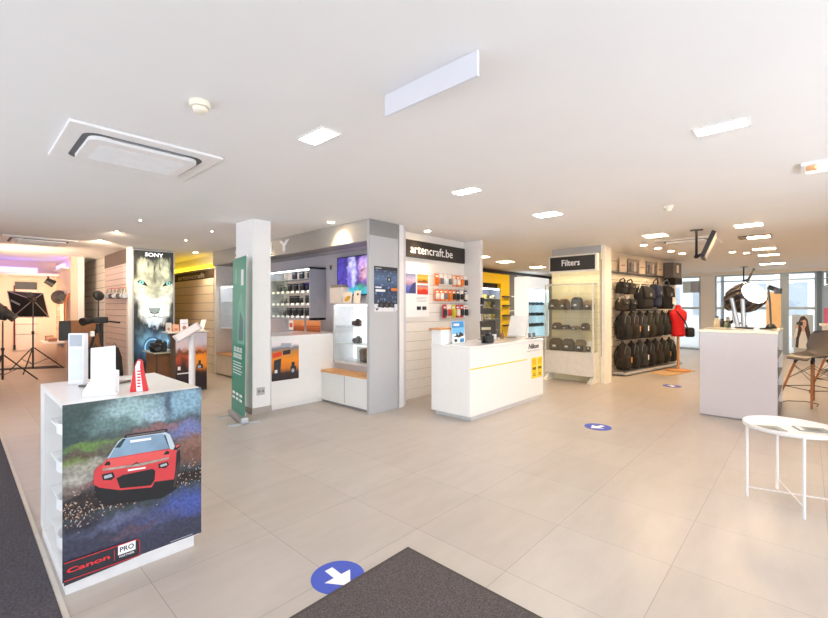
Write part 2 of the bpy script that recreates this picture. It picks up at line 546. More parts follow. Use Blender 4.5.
# back wall of the shop
struct('wall_back', MB().box(6.24, 17, 7.1, 7.25, 0, H), M('back_paint', (232, 218, 196), .6))
struct('wall_back_panel', MB().box(onY(7.06, 515, 300).x, onY(7.06, 528, 300).x, 7.06, 7.1, 0, 2.5), CREAM)
struct('trim_back', MB().box(9.0, 17, 7.0, 7.09, 2.48, 2.56), DARKG)
# backpack wall, turned ten degrees
BA = Vector((9.20, 3.03, 0)); BD = Vector((.985, -.171, 0)).normalized(); BR = math.atan2(BD.y, BD.x); BL = 3.0
BN = Vector((BD.y, -BD.x, 0))        # towards the shop floor


def bw(s, out, z):
    return BA + BD * s + BN * out + Vector((0, 0, z))


w = slats(MB(), (BA, BD, Vector((0, 0, 1)), BN), BL, H, .2)
w.use(0).poly([BA, BA + BD * BL, BA + BD * BL + Vector((0, 0, H)), BA + Vector((0, 0, H))], -BN * .1)
bagwall = struct('wall_right_center', w, [M('bag_wall', (236, 222, 198), .5), GROOVE])
for k, z in enumerate((.72, 1.34, 1.93)):
    MB().tube([bw(.15, .06, z), bw(BL - .08, .06, z)], .012).build('hanging_rail', CHROME, bagwall)
e = bw(BL, 0, 0)
struct('trim_bag_wall', MB().box(e.x - .02, e.x + .12, e.y - .10, e.y + .06, 0, H), PAINT)
struct('baseboard_bag_wall', MB().poly([bw(.1, .02, .03), bw(BL - .1, .02, .03), bw(BL - .1, .30, .03), bw(.1, .30, .03)], (0, 0, .05)), GREY)
struct('wall_right_return', MB().box(12.15, 17, 3.5, 3.6, 0, H), PAINT)
struct('wall_right_blocker', MB().box(5.5, 17, -2.4, -2.3, 0, H), PAINT)  # unseen wall, added to dim side daylight deep in the shop
# glazed shop front at the far end
struct('wall_far_pier', MB().box(16.9, 17.1, 2.24, 2.62, 0, H), PAINT)
struct('wall_far_header', MB().box(16.85, 17.1, -2.3, 3.5, 2.46, H), M('header_paint', (244, 238, 228), .6, var=.01))
FR = M('window_frame', (176, 192, 204), .4, .2)
FRD = M('window_frame_dark', (112, 132, 150), .4, .2)
for k, (y0, y1) in enumerate(((2.62, 3.5), (.56, 2.24), (-.20, .46), (-2.3, -.30))):
    wi = struct('window_%d' % (k + 1), MB().box(17.0, 17.012, y0, y1, .06, 2.46), GLASS)
    fm = MB(); t = .05
    fm.box(16.96, 17.05, y0, y1, .0, .06).box(16.96, 17.05, y0, y1, 2.42, 2.46).box(16.97, 17.04, y0, y1, 2.24, 2.27)
    fm.box(16.96, 17.05, y0, y0 + t, .06, 2.42).box(16.96, 17.05, y1 - t, y1, .06, 2.42).box(16.97, 17.04, y0, y1, 1.36, 1.43)
    fm.build('window_frame', FR, wi)
struct('trim_post', MB().box(16.93, 17.08, .46, .56, 0, 2.46), FR)
struct('trim_post_dark', MB().box(16.9, 17.1, -.30, -.20, 0, 2.46), FRD)
struct('ground_outside', MB().box(17.05, 60, -20, 20, -.12, -.02), M('pavement', (176, 176, 178), .8))
for i, (x0, y0, y1, hh, c, d) in enumerate(((30, -6, -.8, 9, (214, 220, 230), 'pale blue grey house across the street, right of the dark mullion'),
                                            (29, -.5, 3.4, 11, (226, 227, 230), 'pale grey house across the street, seen through the middle panes'),
                                            (31, 3.8, 9, 10, (220, 224, 230), 'pale house across the street, left of the white pier'))):
    t = thing('house', d, 'building', (x0, (y0 + y1) / 2, -.02), 0, 'houses across the street')
    MB().box(x0, x0 + 6, y0, y1, -.02, hh).build('facade', M('house_%d' % i, c, .8), t)
    for zz in (1.0, 4.0, 7.0):
        yy = y0 + .5
        while yy + 1.0 < y1:
            MB().box(x0 - .05, x0 - .002, yy, yy + .9, zz, zz + 1.7).build('window', M('house_pane', (168, 180, 196), .3), t); yy += 1.6

# ------------------------------------------------------------------ ceiling fittings


def recessed_panel(x, y, sx, sy, label, group='recessed ceiling lights', warm=False):
    t = thing('ceiling_light', label, 'ceiling light', (x, y, H), 0, group)
    f = MB(); b = .012; z0 = H - .008
    for q in ((x - sx / 2 - b, x + sx / 2 + b, y - sy / 2 - b, y - sy / 2), (x - sx / 2 - b, x + sx / 2 + b, y + sy / 2, y + sy / 2 + b),
              (x - sx / 2 - b, x - sx / 2, y - sy / 2, y + sy / 2), (x + sx / 2, x + sx / 2 + b, y - sy / 2, y + sy / 2)):
        f.box(*q, z0, H)
    f.build('frame', WHITE, t)
    MB().box(x - sx / 2, x + sx / 2, y - sy / 2, y + sy / 2, H - .005, H - .001).build('diffuser', LAMPWARM if warm else LAMPW, t)
    return t


recessed_panel(1.68, 2.44, .13, .27, 'square recessed ceiling light next to the white hanging board, nearest the air conditioner')
recessed_panel(3.47, 2.50, .13, .26, 'recessed ceiling light above the floor in front of the black accessories sign')
recessed_panel(5.02, 2.38, .22, .28, 'ceiling light in front of the filters cabinet, nearest the round detector')
recessed_panel(3.36, .41, .13, .27, 'bright long ceiling light alone at upper right, above the round white table')
recessed_panel(7.675, 1.80, .30, .30, 'ceiling light just left of the slim air conditioner over the backpacks', warm=True)
recessed_panel(7.60, .61, .26, .30, 'ceiling light right of the ceiling hung screen, the nearest of the row to the window', warm=True)
recessed_panel(10.83, .63, .26, .34, 'ceiling light over the far aisle, third of the row to the window', warm=True)
recessed_panel(12.13, .63, .26, .34, 'ceiling light over the far aisle, fourth of the row to the window', warm=True)
recessed_panel(14.6, .68, .3, .5, 'ceiling light nearest the glazed end of the shop', warm=True)
recessed_panel(9.44, 5.61, .34, .34, 'larger ceiling light left of the filters sign, nearest the yellow display', warm=True)
recessed_panel(11.3, 5.65, .34, .34, 'ceiling light just left of the filters sign, furthest back by the dark trim', warm=True)
recessed_panel(8.19, 5.45, .22, .26, 'ceiling light half hidden by the return wall beside the accessories sign', warm=True)

# recessed track box with two spots
t = thing('ceiling_spot_box', 'dark recessed ceiling box holding bright spots at the right edge', 'ceiling light', (4.8, -.4, H))
f = MB(); x0, x1, y0, y1 = 4.66, 4.92, -.95, .01
f.box(x0, x1, y0, y1, H - .012, H - .002)
f.build('box', M('spot_box_brown', (120, 96, 78), .5), t)
f = MB(); f.box(x0 - .03, x0, y0, y1, H - .03, H - .001).box(x1, x1 + .03, y0, y1, H - .03, H - .001).box(x0 - .03, x1 + .03, y1, y1 + .03, H - .03, H - .001)
f.build('frame', WHITE, t)
for yy in (-.14, -.42, -.70):
    MB().lathe([(.075, -.025), (.08, 0)], 20, c=(4.79, yy, H - .012)).build('spot', LAMPWARM, t)
t = thing('ceiling_spot_box', 'small dark ceiling box with one bright spot, second of the row to the window', 'ceiling light', (8.85, .6, H))
MB().box(8.7, 9.0, .42, .84, H - .02, H - .001).build('box', MC['spot_box_brown'], t)
MB().box(8.74, 8.96, .44, .72, H - .026, H - .021).build('spot', LAMPWARM, t)


def downlight(x, y, label, power=0., r=.045, aim=None, group='small round downlights', mat=None):
    t = thing('downlight', label, 'ceiling light', (x, y, H), 0, group)
    MB().lathe([(r, -.004), (r + .014, -.006), (r + .016, 0)], 20, c=(x, y, H - .001)).build('ring', WHITE, t)
    MB().lathe([(.0, -.0075), (r, -.0075), (r, -.005)], 20, c=(x, y, H - .001)).build('lamp', mat or LAMPWARM, t)
    if power:
        d = bpy.data.lights.new('downlight_lamp', 'SPOT'); d.energy = power; d.spot_size = math.radians(95); d.spot_blend = .7
        d.color = (1, .78, .52); d.shadow_soft_size = .04
        o = bpy.data.objects.new('downlight_lamp', d); COL.objects.link(o); o.parent = t; o.location = (0, 0, -.03)
        if aim:
            o.rotation_euler = (Vector(aim) - Vector((x, y, H - .03))).to_track_quat('-Z', 'Y').to_euler()
    return t


for i, (x, y) in enumerate(((8.69, 2.23), (9.31, 2.14), (9.985, 2.06), (10.565, 1.97))):
    downlight(x, y, 'small round downlight over the backpack wall, %s from the filters cabinet' % ('first', 'second', 'third', 'fourth')[i], 20 if i % 2 == 0 else 16, .055, (x + .1, 2.75, 1.2))
downlight(3.47, 4.75, 'round downlight washing the right end of the grey display fascia', 26, aim=(3.68, 4.78, 2.2))
downlight(3.47, 6.90, 'round downlight washing the middle of the grey display fascia by the column', 26, aim=(3.68, 6.9, 2.2))
downlight(3.44, 9.45, 'round downlight over the curved left end of the display bay', 40, aim=(3.75, 9.5, 1.9))
downlight(4.86, 4.22, 'round downlight just above the black accessories sign', 22, aim=(4.9, 4.5, 1.6))
for (x, y, l) in ((11.0, 1.15, 'small downlight deep in the shop, left of the studio light'), (11.4, .95, 'small downlight deep in the shop, right of its twin')):
    downlight(x, y, l, 0, .05)
for i, (a, b) in enumerate(((140, 220), (117, 231), (101, 240), (186, 240), (212, 231))):
    s = 425 * (H - EYE) / (308 - b); l = (a - 414) / 425 * s
    downlight(s * F[0] + l * R[0], s * F[1] + l * R[1], 'pinhead downlight in the left ceiling, %s' % (
        'nearest of the cluster before the lightbox', 'second nearest of the cluster', 'left of the lightbox above the slatwall',
        'right of the lightbox', 'between the lightbox and the column')[i], (45, 60, 110, 40, 40)[i], .012, ((1.4, 7.8, 0), (2.3, 10.9, .9), (2.3, 13.0, 1.1), (2.3, 7.4, 0), (2.6, 7.0, 0))[i], 'pinhead ceiling lights')


def smoke_detector(x, y, r, label):
    t = thing('smoke_detector', label, 'smoke detector', (x, y, H), 0, 'smoke detectors')
    MB().lathe([(r * .9, -.030), (r, -.022), (r, 0)], 28, c=(x, y, H - .001)).build('base', M('detector_ivory', (240, 232, 214), .5), t)
    MB().lathe([(0, -.062), (r * .5, -.060), (r * .68, -.05), (r * .72, -.034)], 28, c=(x, y, H)).build('sensor', MC['detector_ivory'], t)


smoke_detector(.945, 2.532, .055, 'round ivory smoke detector next to the big air conditioner')
smoke_detector(5.56, 1.17, .05, 'round smoke detector in the middle of the far ceiling')


def cassette(x, y, w_, d_, rz, label, drop=.05):
    t = thing('air_conditioner', label, 'air conditioner', (x, y, H), rz, 'ceiling cassette air conditioners')
    MB().box(-w_ / 2, w_ / 2, -d_ / 2, d_ / 2, -.022, -.001, .008).build('panel', M('aircon_white', (240, 238, 238), .45, var=.01), t, False)
    iw, id_ = w_ * .80, d_ * .76

    def rr(a, b, r, z):
        out = []
        for cx, cy, a0 in ((a - r, b - r, 0), (-a + r, b - r, 90), (-a + r, -b + r, 180), (a - r, -b + r, 270)):
            for k in range(7):
                an = math.radians(a0 + k * 15); out.append(Vector((cx + r * math.cos(an), cy + r * math.sin(an), z)))
        return out
    MB().poly(rr(iw / 2, id_ / 2, .09, -.0235), (0, 0, .001)).build('air_slot', M('aircon_slot', (92, 94, 98), .6), t, False)
    MB().poly(rr(iw / 2 - .035, id_ / 2 - .035, .07, -drop), (0, 0, drop - .024)).build('inner_cover', MC['aircon_white'], t, False)
    g = MB()
    for k in range(16):
        yy = -id_ * .28 + k * id_ * .56 / 15
        g.box(-iw * .36, iw * .36, yy - .004, yy + .004, -drop - .004, -drop)
    g.build('grille', M('aircon_grille', (228, 227, 228), .5), t, False)
    for s_ in (1, -1):
        yy = s_ * (id_ / 2 - .017)
        MB().box(-iw * .3, iw * .3, yy - .011, yy + .011, -.03, -.024).build('flap', M('aircon_flap', (132, 134, 138), .5), t, False)
    return t


cassette(.945, 3.76, .94, .88, 0, 'large white ceiling air conditioner nearest the camera at upper left')
cassette(.98, 9.78, .95, .95, 0, 'white ceiling air conditioner above the photo studio corner')
cassette(8.74, 1.53, .95, .85, 0, 'white ceiling air conditioner over the backpack wall behind the hung screen')
b = MB().box(1.603, 1.62, 1.095, 1.705, 2.452, H - .001, .002)
tag(b.build('hanging_board', M('board_white', (220, 220, 228), .4, var=.005)), 'plain white board hanging edge on from the ceiling', 'sign board')


def ceiling_screen(x, y, z0, sc_, label, rz):
    t = thing('ceiling_screen', label, 'screen', (x, y, H), rz, 'ceiling hung screens')
    m = MB(); m.box(-.08, .08, -.04, .04, -.012, -.001); m.tube([(0, 0, -.012), (0, 0, -.42 * sc_)], .018); m.tube([(0, 0, -.40 * sc_), (.10 * sc_, 0, -.36 * sc_)], .022)
    m.lathe([(.03, -.03), (.03, .03)], 12, c=(0, 0, -.40 * sc_), axis='Y'); m.build('ceiling_mount', BLACK, t, False)
    mt = Matrix.Translation((.17 * sc_, 0, -.26 * sc_)) @ Matrix.Rotation(math.radians(-12), 4, 'Z') @ Matrix.Rotation(math.radians(22), 4, 'Y')
    MB().box(-.045, .012, -.34 * sc_, .34 * sc_, -.19 * sc_, .19 * sc_, .006, mt).build('casing', M('screen_casing', (52, 50, 52), .5), t, False)
    MB().box(.0125, .015, -.32 * sc_, .32 * sc_, -.175 * sc_, .175 * sc_, 0, mt).build('screen_panel', M('screen_bright', (150, 140, 132), .3), t, False)
    return t


ceiling_screen(7.53, 1.22, 0, 1.0, 'black flat screen hung from the ceiling by the slim air conditioner', math.radians(-71))
ceiling_screen(15.2, 1.33, 0, 1.0, 'black flat screen hung from the ceiling above the studio light', math.radians(-72))

# ------------------------------------------------------------------ floor pieces
tag(MB().box(-1.7, .328, 2.0, 8.0, .001, .009).build('entrance_mat', MATFIB2), 'long dark violet grey entrance mat along the left edge', 'mat')
t = thing('door_mat', 'dark brown grey mat with its corner pointing into the shop', 'mat', (.8, .7, 0))
MB().box(-.4, 1.775, -.9, 1.69, .001, .010).build('pile', MATFIB, t)
f = MB(); f.box(1.776, 1.795, -.9, 1.71, .001, .008).box(-.4, 1.775, 1.691, 1.71, .001, .008); f.build('border', M('mat_border', (70, 62, 58), .7), t)


def floor_arrow(x, y, r, rot, label):
    t = thing('floor_sticker', label, 'sticker', (x, y, 0), 0, 'round floor stickers')
    MB().lathe([(r, .0003), (r, .0022)], 40, c=(x, y, 0)).build('disc', STKBLUE, t)
    pts = [(-.62, .17), (-.02, .17), (-.02, .58), (.78, 0), (-.02, -.58), (-.02, -.17), (-.62, -.17)]
    ca, sa = math.cos(rot), math.sin(rot)
    MB().poly([(x + r * (a * ca - b_ * sa), y + r * (a * sa + b_ * ca), .0027) for a, b_ in pts]).build('arrow', PAPER, t)


floor_arrow(1.355, 1.795, .138, math.radians(-92), 'blue round floor sticker with white arrow beside the brown mat')
floor_arrow(5.14, 1.81, .15, math.radians(160), 'blue and white round floor sticker in front of the white desk')
floor_arrow(8.74, 1.785, .15, math.radians(20), 'pale round floor sticker near the beige mat and red bust')
c4 = [Vector(q) for q in ((10.15, 2.50, 0.001), (11.25, 2.31, .001), (11.15, 1.82, .001), (9.9, 2.12, .001))]
tag(MB().poly(c4, (0, 0, .01)).build('display_mat', M('beige_mat', (198, 164, 122), .8, var=.1)), 'beige mat lying before the backpack wall', 'mat')

# ------------------------------------------------------------------ the grey display bay
bay = thing('display_bay', 'long grey display bay with lit fascia, white counter and benches behind the column', 'display bay', (4.0, 6.7, 0))
f = MB(); f.box(3.68, 3.74, 4.255, 9.12, 2.29, H - .003)
n = 10
pts = [(3.68 + .62 * (1 - math.cos(k * PI / 2 / n)), 9.12 + .42 * math.sin(k * PI / 2 / n)) for k in range(n + 1)]
pts2 = [(x + .05, y - .02) for x, y in pts][::-1]
f.poly([(x, y, 2.29) for x, y in pts + pts2], (0, 0, H - 2.293))
f.build('fascia', M('fascia_grey', (176, 173, 168), .45, var=.01), bay)
MB().box(3.745, 4.0, 4.255, 9.12, 2.29, 2.31).build('soffit', M('soffit_grey', (128, 127, 126), .5), bay)
MB().box(4.0, 4.35, 4.255, 9.12, 2.31, 2.33).build('soffit_inner', GREY, bay)
MB().box(4.352, 4.42, 4.255, 9.40, 0.0005, H - .003).build('back_panel', M('bay_back', (206, 203, 212), .55, var=.01), bay)
sp = MB().box(3.68, 4.20, 4.20, 4.253, 0.0005, H - .003).build('side_panel', M('side_grey', (184, 185, 188), .5, var=.01), bay)
MB().box(3.678, 4.2, 4.197, 4.2, 2.36, H - .004).build('top_band', MIDG, sp)
MB().box(3.72, 4.35, 9.13, 9.18, 0.0005, 2.29).build('end_panel', M('end_white', (226, 220, 212), .5), bay)
# right bench and lit showcase
bn = MB().box(3.74, 4.35, 4.26, 5.355, .035, .447, .003).build('bench', WHITE, bay)
MB().box(3.76, 4.35, 4.26, 5.355, .0005, .035).build('plinth', MIDG, bn)
MB().box(3.725, 4.35, 4.256, 5.355, .448, .475).build('bench_top', M('bench_wood', (226, 166, 104), .4, var=.1, vs=14), bn)
MB().box(3.738, 3.7405, 4.80, 4.806, .06, .44).build('door_gap', MIDG, bn)
bn = MB().box(3.74, 4.35, 7.52, 9.12, .035, .43, .003).build('bench', M('bench_beige', (224, 208, 190), .45), bay)
MB().box(3.725, 4.35, 7.50, 9.12, .431, .455).build('bench_top', MC['bench_wood'], bn)
# white counter standing out of the bay beside the column
ct = MB().box(2.925, 4.30, 5.36, 6.22, .05, 1.01, .003).build('counter', GLOSS, bay)
MB().box(2.945, 4.30, 5.375, 6.20, .0005, .05).build('plinth', WHITE, ct)
# lit showcases of the bay


def showcase(y0, y1, x0, x1, z0, z1, label, parent):
    s = MB()
    s.box(x0, x1, y0, y0 + .03, z0, z1).box(x0, x1, y1 - .03, y1, z0, z1).box(x0, x1, y0, y1, z0, z0 + .03).box(x0, x1, y0, y1, z1 - .03, z1)
    o = s.build('showcase', M('showcase_frame', (220, 220, 224), .35), parent); o['label'] = label
    MB().box(x1 - .02, x1, y0 + .03, y1 - .03, z0 + .03, z1 - .03).build('showcase_glow_back', M('showcase_glow_back', (244, 246, 250), .5, emit=.8), o)  # back panel glows by itself to look lit
    MB().box(x0 + .02, x0 + .04, y0 + .05, y1 - .05, z1 - .045, z1 - .031).build('led_strip', LED, o)
    MB().box(x0 + .001, x0 + .007, y0 + .03, y1 - .03, z0 + .03, z1 - .03).build('glass_door', GLASS, o)
    for a in (.33, .62):
        z = z0 + (z1 - z0) * a
        MB().box(x0 + .03, x1 - .03, y0 + .031, y1 - .031, z - .008, z).build('glass_shelf', M('shelf_white', (236, 240, 244), .3), o)
    return o


MB().box(3.98, 4.35, 4.26, 5.36, .476, .57).build('showcase_base', GREY, bay)
SZ0, SZ1 = .571, 1.475
showcase(4.30, 5.352, 3.95, 4.345, SZ0, SZ1, 'brightly lit white glass showcase', bay)
showcase(8.45, 9.115, 3.80, 4.345, .97, 1.87, 'lit white showcase at the far left of the bay', bay)
# wall display of lenses
ld = MB()
LX0, LX1, LY0, LY1, LZ0, LZ1 = 4.03, 4.345, 6.10, 7.46, 1.20, 2.09
ld.box(LX0, LX1, LY0, LY0 + .03, LZ0, LZ1).box(LX0, LX1, LY1 - .03, LY1, LZ0, LZ1).box(LX0, LX1, LY0, LY1, LZ0, LZ0 + .03).box(LX0, LX1, LY0, LY1, LZ1 - .03, LZ1)
ldo = ld.build('lens_case', M('lens_case_grey', (176, 178, 188), .45), bay)
MB().box(4.325, 4.345, LY0 + .03, LY1 - .03, LZ0 + .03, LZ1 - .03).build('case_back', M('case_back', (206, 192, 182), .5, emit=.12), ldo)
MB().box(4.315, 4.3249, LY0 + .04, LY0 + .70, 1.70, 1.86).build('purple_panel', PURPLE, ldo)
MB().box(LX0 + .02, LX0 + .04, LY0 + .05, LY1 - .05, LZ1 - .045, LZ1 - .031).build('led_strip', LED, ldo)
LSH = (1.255, 1.475, 1.690, 1.905)
for z in LSH:
    MB().box(LX0 + .03, 4.32, LY0 + .031, LY1 - .031, z - .008, z).build('glass_shelf', M('lens_shelf', (214, 218, 226), .25), ldo)
for z in LSH[:3]:
    for k in range(8):
        y = LY0 + .09 + k * .165
        MB().box(LX0 + .022, LX0 + .028, y - .04, y + .04, z - .03, z + .012).build('price_tag', M('price_tag', (252, 250, 240), .5, emit=.25, var=0), ldo)
MB().box(LX0, LX0 + .006, LY0 + .70, LY1 - .03, LZ0 + .03, LZ1 - .03).build('glass_door', GLASS, ldo)
# television and switch on the back panel
tv = thing('television', 'flat television showing a purple haired portrait inside the grey bay', 'television', (4.35, 5.2, 1.6))
MB().box(4.30, 4.345, 4.62, 5.72, 1.60, 2.23, .004).build('casing', BLACK, tv)
SCR = M('tv_deep_purple', (70, 58, 150), .3, emit=.55); SKY = M('tv_cyan', (60, 190, 205), .3, emit=.6)
HAIR = M('tv_lilac', (168, 130, 214), .3, emit=.6, var=.25, vs=30); FACE = M('tv_skin', (196, 150, 178), .3, emit=.5); LILA = M('tv_pale', (196, 176, 236), .3, emit=.7)
TVP = blob_mat('tv_portrait', (58, 46, 120), [(.10, .5, .16, .7, (70, 62, 160), .6), (.36, .55, .12, .6, (190, 190, 236), .5), (.30, .3, .07, .5, (120, 110, 206), .7), (.55, .10, .5, .14, (60, 176, 200), .6), (.95, .2, .2, .3, (70, 190, 206), .6), (.72, .62, .26, .46, (150, 112, 200), .5), (.86, .5, .14, .5, (176, 140, 220), .6), (.62, .8, .12, .2, (190, 160, 226), .6),
    (.62, .55, .09, .24, (206, 164, 186), .6), (.60, .62, .05, .03, (110, 70, 120), .8), (.58, .40, .05, .03, (190, 90, 130), .8), (.56, .18, .12, .12, (70, 150, 130), .7)], emit=.6, warp=.04, ns=8, facing='X', speck=(14, .25))
art('screen_picture', frameX(4.299, 5.70, 1.615), 1.06, .60, TVP, [], tv)
p = onX(4.35, 331.3, 267.5)
t = thing('wall_switch', 'small dark wall switch left of the television', 'switch', (4.35, p.y, p.z))
MB().box(4.336, 4.349, p.y - .03, p.y + .03, p.z - .04, p.z + .04, .003).build('plate', MIDG, t)
MB().box(4.330, 4.336, p.y - .018, p.y + .018, p.z - .025, p.z + .025).build('rocker', DARKG, t)


# ---- lettering on the fascia and other signs
ye = onX(3.68, 289.5, 245).y
text('lettering', 'S  O  N  Y', frameX(3.68, ye + 1.92, 2.325), 0, 0, 1.92, .19, M('letter_white', (246, 246, 246), .4, var=0), bay, .002, .02, .01)
t = thing('sign_board', 'black sign with white accessories shop lettering above the white slatwall', 'sign', (5.35, 4.48, 2.18))
SG = (4.564, 6.132)
MB().box(SG[0], SG[1], 4.452, 4.484, 2.182, 2.447, .003).build('panel', M('sign_black', (42, 38, 36), .5), t)
text('lettering', 'artencraft.be', frameY(4.725, 4.452, 2.245), 0, 0, 1.05, .135, PAPER, t, .001, .004, .003)


def poster_wall(name, label, cat, fr, W, Hh, base, layers, group=None, th=.004):
    o = art(name, fr, W, Hh, base, layers, None, th)
    return tag(o, label, cat, group)


# posters on the bay
BP = ramp_mat('poster_orange_scene', [(0, (46, 34, 36)), (.18, (66, 44, 40)), (.3, (226, 128, 38)), (.5, (248, 150, 36)), (.72, (206, 140, 70)), (.82, (122, 128, 140)), (.9, (236, 226, 228)), (1, (246, 236, 238))], noise=.12)
poster_wall('poster', 'orange sunset poster with dark camera silhouettes on the white counter side', 'poster', frameY(2.93, 5.358, .396), .42, .545, BP, [
    (M('poster_red', (226, 70, 44), .4), [(.03, .58), (.36, .62), (.36, .74), (.03, .70)]), (INK, [(.4, .64), (.68, .66), (.68, .77), (.4, .75)]),
    (INK, [(.05, .08), (.08, .52), (.34, .56), (.30, .10)]), (INK, [(.66, .12), (.68, .34), (.72, .34), (.72, .44), (.84, .44), (.84, .34), (.9, .32), (.9, .12)]),
    (PALEINK, ell(.77, .22, .06, .05)), (PAPER, [(.1, .2), (.2, .2), (.2, .28), (.1, .28)]), (PALEINK, [(.3, .84), (.7, .86), (.72, .93), (.34, .95)])])
BD2 = ramp_mat('poster_navy', [(0, (222, 222, 226)), (.16, (214, 216, 222)), (.2, (58, 74, 98)), (.5, (44, 60, 92)), (.72, (84, 112, 150)), (1, (30, 36, 52))], noise=.1, ns=9, speck=(26, .58, (120, 146, 186)))
lay = [(INK, [(0, .17), (1, .17), (1, .2), (0, .2)]), (INK, [(.02, .92), (.98, .93), (.98, 1), (.02, 1)]), (PAPER, [(.05, .44), (.46, .44), (.46, .49), (.05, .49)]),
       (PAPER, [(.05, .52), (.30, .52), (.30, .55), (.05, .55)]), (ORANGE, [(.72, .47), (.98, .47), (.98, .53), (.72, .53)]), (PALEINK, [(.05, .945), (.3, .945), (.3, .965), (.05, .965)])]
for cx in (.3, .52, .74):
    lay += [(BLACK, [(cx - .14, .10), (cx + .10, .08), (cx + .12, .17), (cx + .03, .22), (cx - .05, .22), (cx - .14, .18)]), (DARKG, ell(cx, .14, .06, .05))]
lay += [(M('poster_maroon', (96, 40, 40), .5), [(.06, .03), (.14, .03), (.14, .07), (.06, .07)]), (INK, ell(.62, .72, .1, .06)), (PALEINK, ell(.62, .72, .045, .03))]
poster_wall('poster', 'dark blue night poster with black cameras on the grey side panel', 'poster', frameY(3.758, 4.199, 1.352), .432, .606, BD2, lay)
# orange cards behind the white counter
for i, (a, b_, z1, nm) in enumerate(((289, 304.5, 1.19, 'left'), (306.5, 320.5, 1.19, 'right'))):
    y0 = onX(3.98, a, 330).y; y1 = onX(3.98, b_, 330).y
    poster_wall('display_card', ('two tone orange photo card at left on the white bay counter', 'orange sunset photo card at right on the white bay counter')[i], 'photo card', frameX(3.98, y0, 1.0105), y0 - y1, .185,
                ramp_mat('card_sunset_' + nm, [(0, (150, 84, 44)), (.4, (206, 104, 52)), (.6, (236, 150, 96)), (1, (240, 168, 110))], noise=.2),
                ([(PAPER, [(0, .05), (.3, .05), (.3, .95), (0, .95)]), (M('cardred', (214, 92, 52), .5), [(.05, .3), (.25, .3), (.25, .7), (.05, .7)])] if i == 0 else [(BROWN, [(0, .45), (1, .5), (1, .54), (0, .5)])]), 'cards on the bay counter')


# ---- a lens
def make_lens(name, label, loc, r=.036, h=.10, group=None, cat='camera lens'):
    t = thing(name, label, cat, loc, 0, group)
    MB().lathe([(r * .84, 0), (r * .86, h * .15), (r, h * .22), (r, h * .8), (r * 1.08, h * .86), (r * 1.08, h), (r * .9, h), (r * .82, h * .93), (0, h * .93)], 18).build('barrel', M('lens_black', (38, 36, 38), .35), t, False)
    MB().lathe([(r * 1.03, h * .34), (r * 1.03, h * .62)], 18).build('focus_ring', M('lens_rubber', (58, 56, 58), .8, bump=.3, vs=200), t, False)
    MB().lathe([(r * 1.09, h * .80), (r * 1.09, h * .83)], 18).build('accent_ring', ALU, t, False)
    return t


ORD = ('first', 'second', 'third', 'fourth', 'fifth', 'sixth', 'seventh', 'eighth', 'ninth', 'tenth')
lens0 = None
for si, z in enumerate(LSH):
    nn = 7 if si < 3 else 3
    for k in range(nn):
        y = (LY0 + .12 + k * .19) if si < 3 else (LY0 + .28 + k * .24)
        lb = 'black camera lens, %s from right, %s shelf of the wall lens case' % (ORD[k], ('lowest', 'second lowest', 'third', 'top')[si])
        x = LX0 + .17 + random.uniform(-.03, .03)
        if lens0 is None:
            lens0 = make_lens('camera_lens', lb, (x, y, z + .0005), .042, .125, 'lenses in the wall case')
        else:
            q = dup(lens0, (x, y, z + .0005), 0, lb); sca = random.choice((.8, 1.0, 1.15)) if si < 3 else 1.1
            q.scale = (sca, sca, sca)


# ---- compact camera with lens, used on shelves
def make_camera(name, label, loc, rz=0., s=1., group=None, body=None):
    t = thing(name, label, 'camera', loc, rz, group)
    b = MB(); b.box(-.066 * s, .066 * s, -.025 * s, .025 * s, 0, .082 * s, .008 * s); b.build('body', body or BLACK, t, False)
    MB().loft([(.080 * s, 0, 0, .030 * s, .026 * s, 4), (.100 * s, 0, 0, .024 * s, .022 * s, 4), (.108 * s, 0, 0, .016 * s, .016 * s, 4)], 16).build('viewfinder', body or BLACK, t, False)
    MB().lathe([(.034 * s, -.024 * s), (.036 * s, -.05 * s), (.034 * s, -.085 * s), (.028 * s, -.088 * s), (.024 * s, -.08 * s), (0, -.08 * s)], 18, c=(-.006 * s, 0, .040 * s), axis='Y').build('lens', M('lens_black', (38, 36, 38), .35), t, False)
    MB().loft([(.008 * s, -.052 * s, -.030 * s, .016 * s, .014 * s, 3), (.078 * s, -.052 * s, -.030 * s, .015 * s, .013 * s, 3)], 12).build('grip', MATTE, t, False)
    MB().lathe([(.010 * s, .082 * s), (.010 * s, .092 * s)], 12, c=(.046 * s, 0, 0)).build('dial', DARKG, t, False)
    return t


RZX = -PI / 2        # faces -X
sh1, sh2 = SZ0 + (SZ1 - SZ0) * .33, SZ0 + (SZ1 - SZ0) * .62
cam0 = None
for lb, y, z, s in (('black camera at left on the upper shelf of the lit showcase', 4.98, sh2, .95), ('black camera at right on the upper shelf of the lit showcase', 4.62, sh2, .95),
                    ('black camera at left on the middle shelf of the lit showcase', 4.97, sh1, .9), ('dark camera at right on the middle shelf of the lit showcase', 4.62, sh1, .9)):
    if cam0 is None:
        cam0 = make_camera('compact_camera', lb, (4.13, y, z + .001), RZX, 1.0, 'cameras in the lit showcase')
    else:
        dup(cam0, (4.13, y, z + .001), RZX, lb)
t = thing('camera_bag', 'dark grey camera bag at the bottom of the lit showcase', 'bag', (4.15, 4.70, SZ0 + .031), RZX)
MB().loft([(0, 0, 0, .19, .085, 4), (.06, 0, 0, .205, .09, 4), (.16, 0, 0, .20, .088, 4), (.195, 0, 0, .17, .07, 4), (.2, 0, 0, .12, .05, 3)], 28).build('body', M('bag_grey', (84, 78, 74), .8, bump=.1, vs=60), t, False)
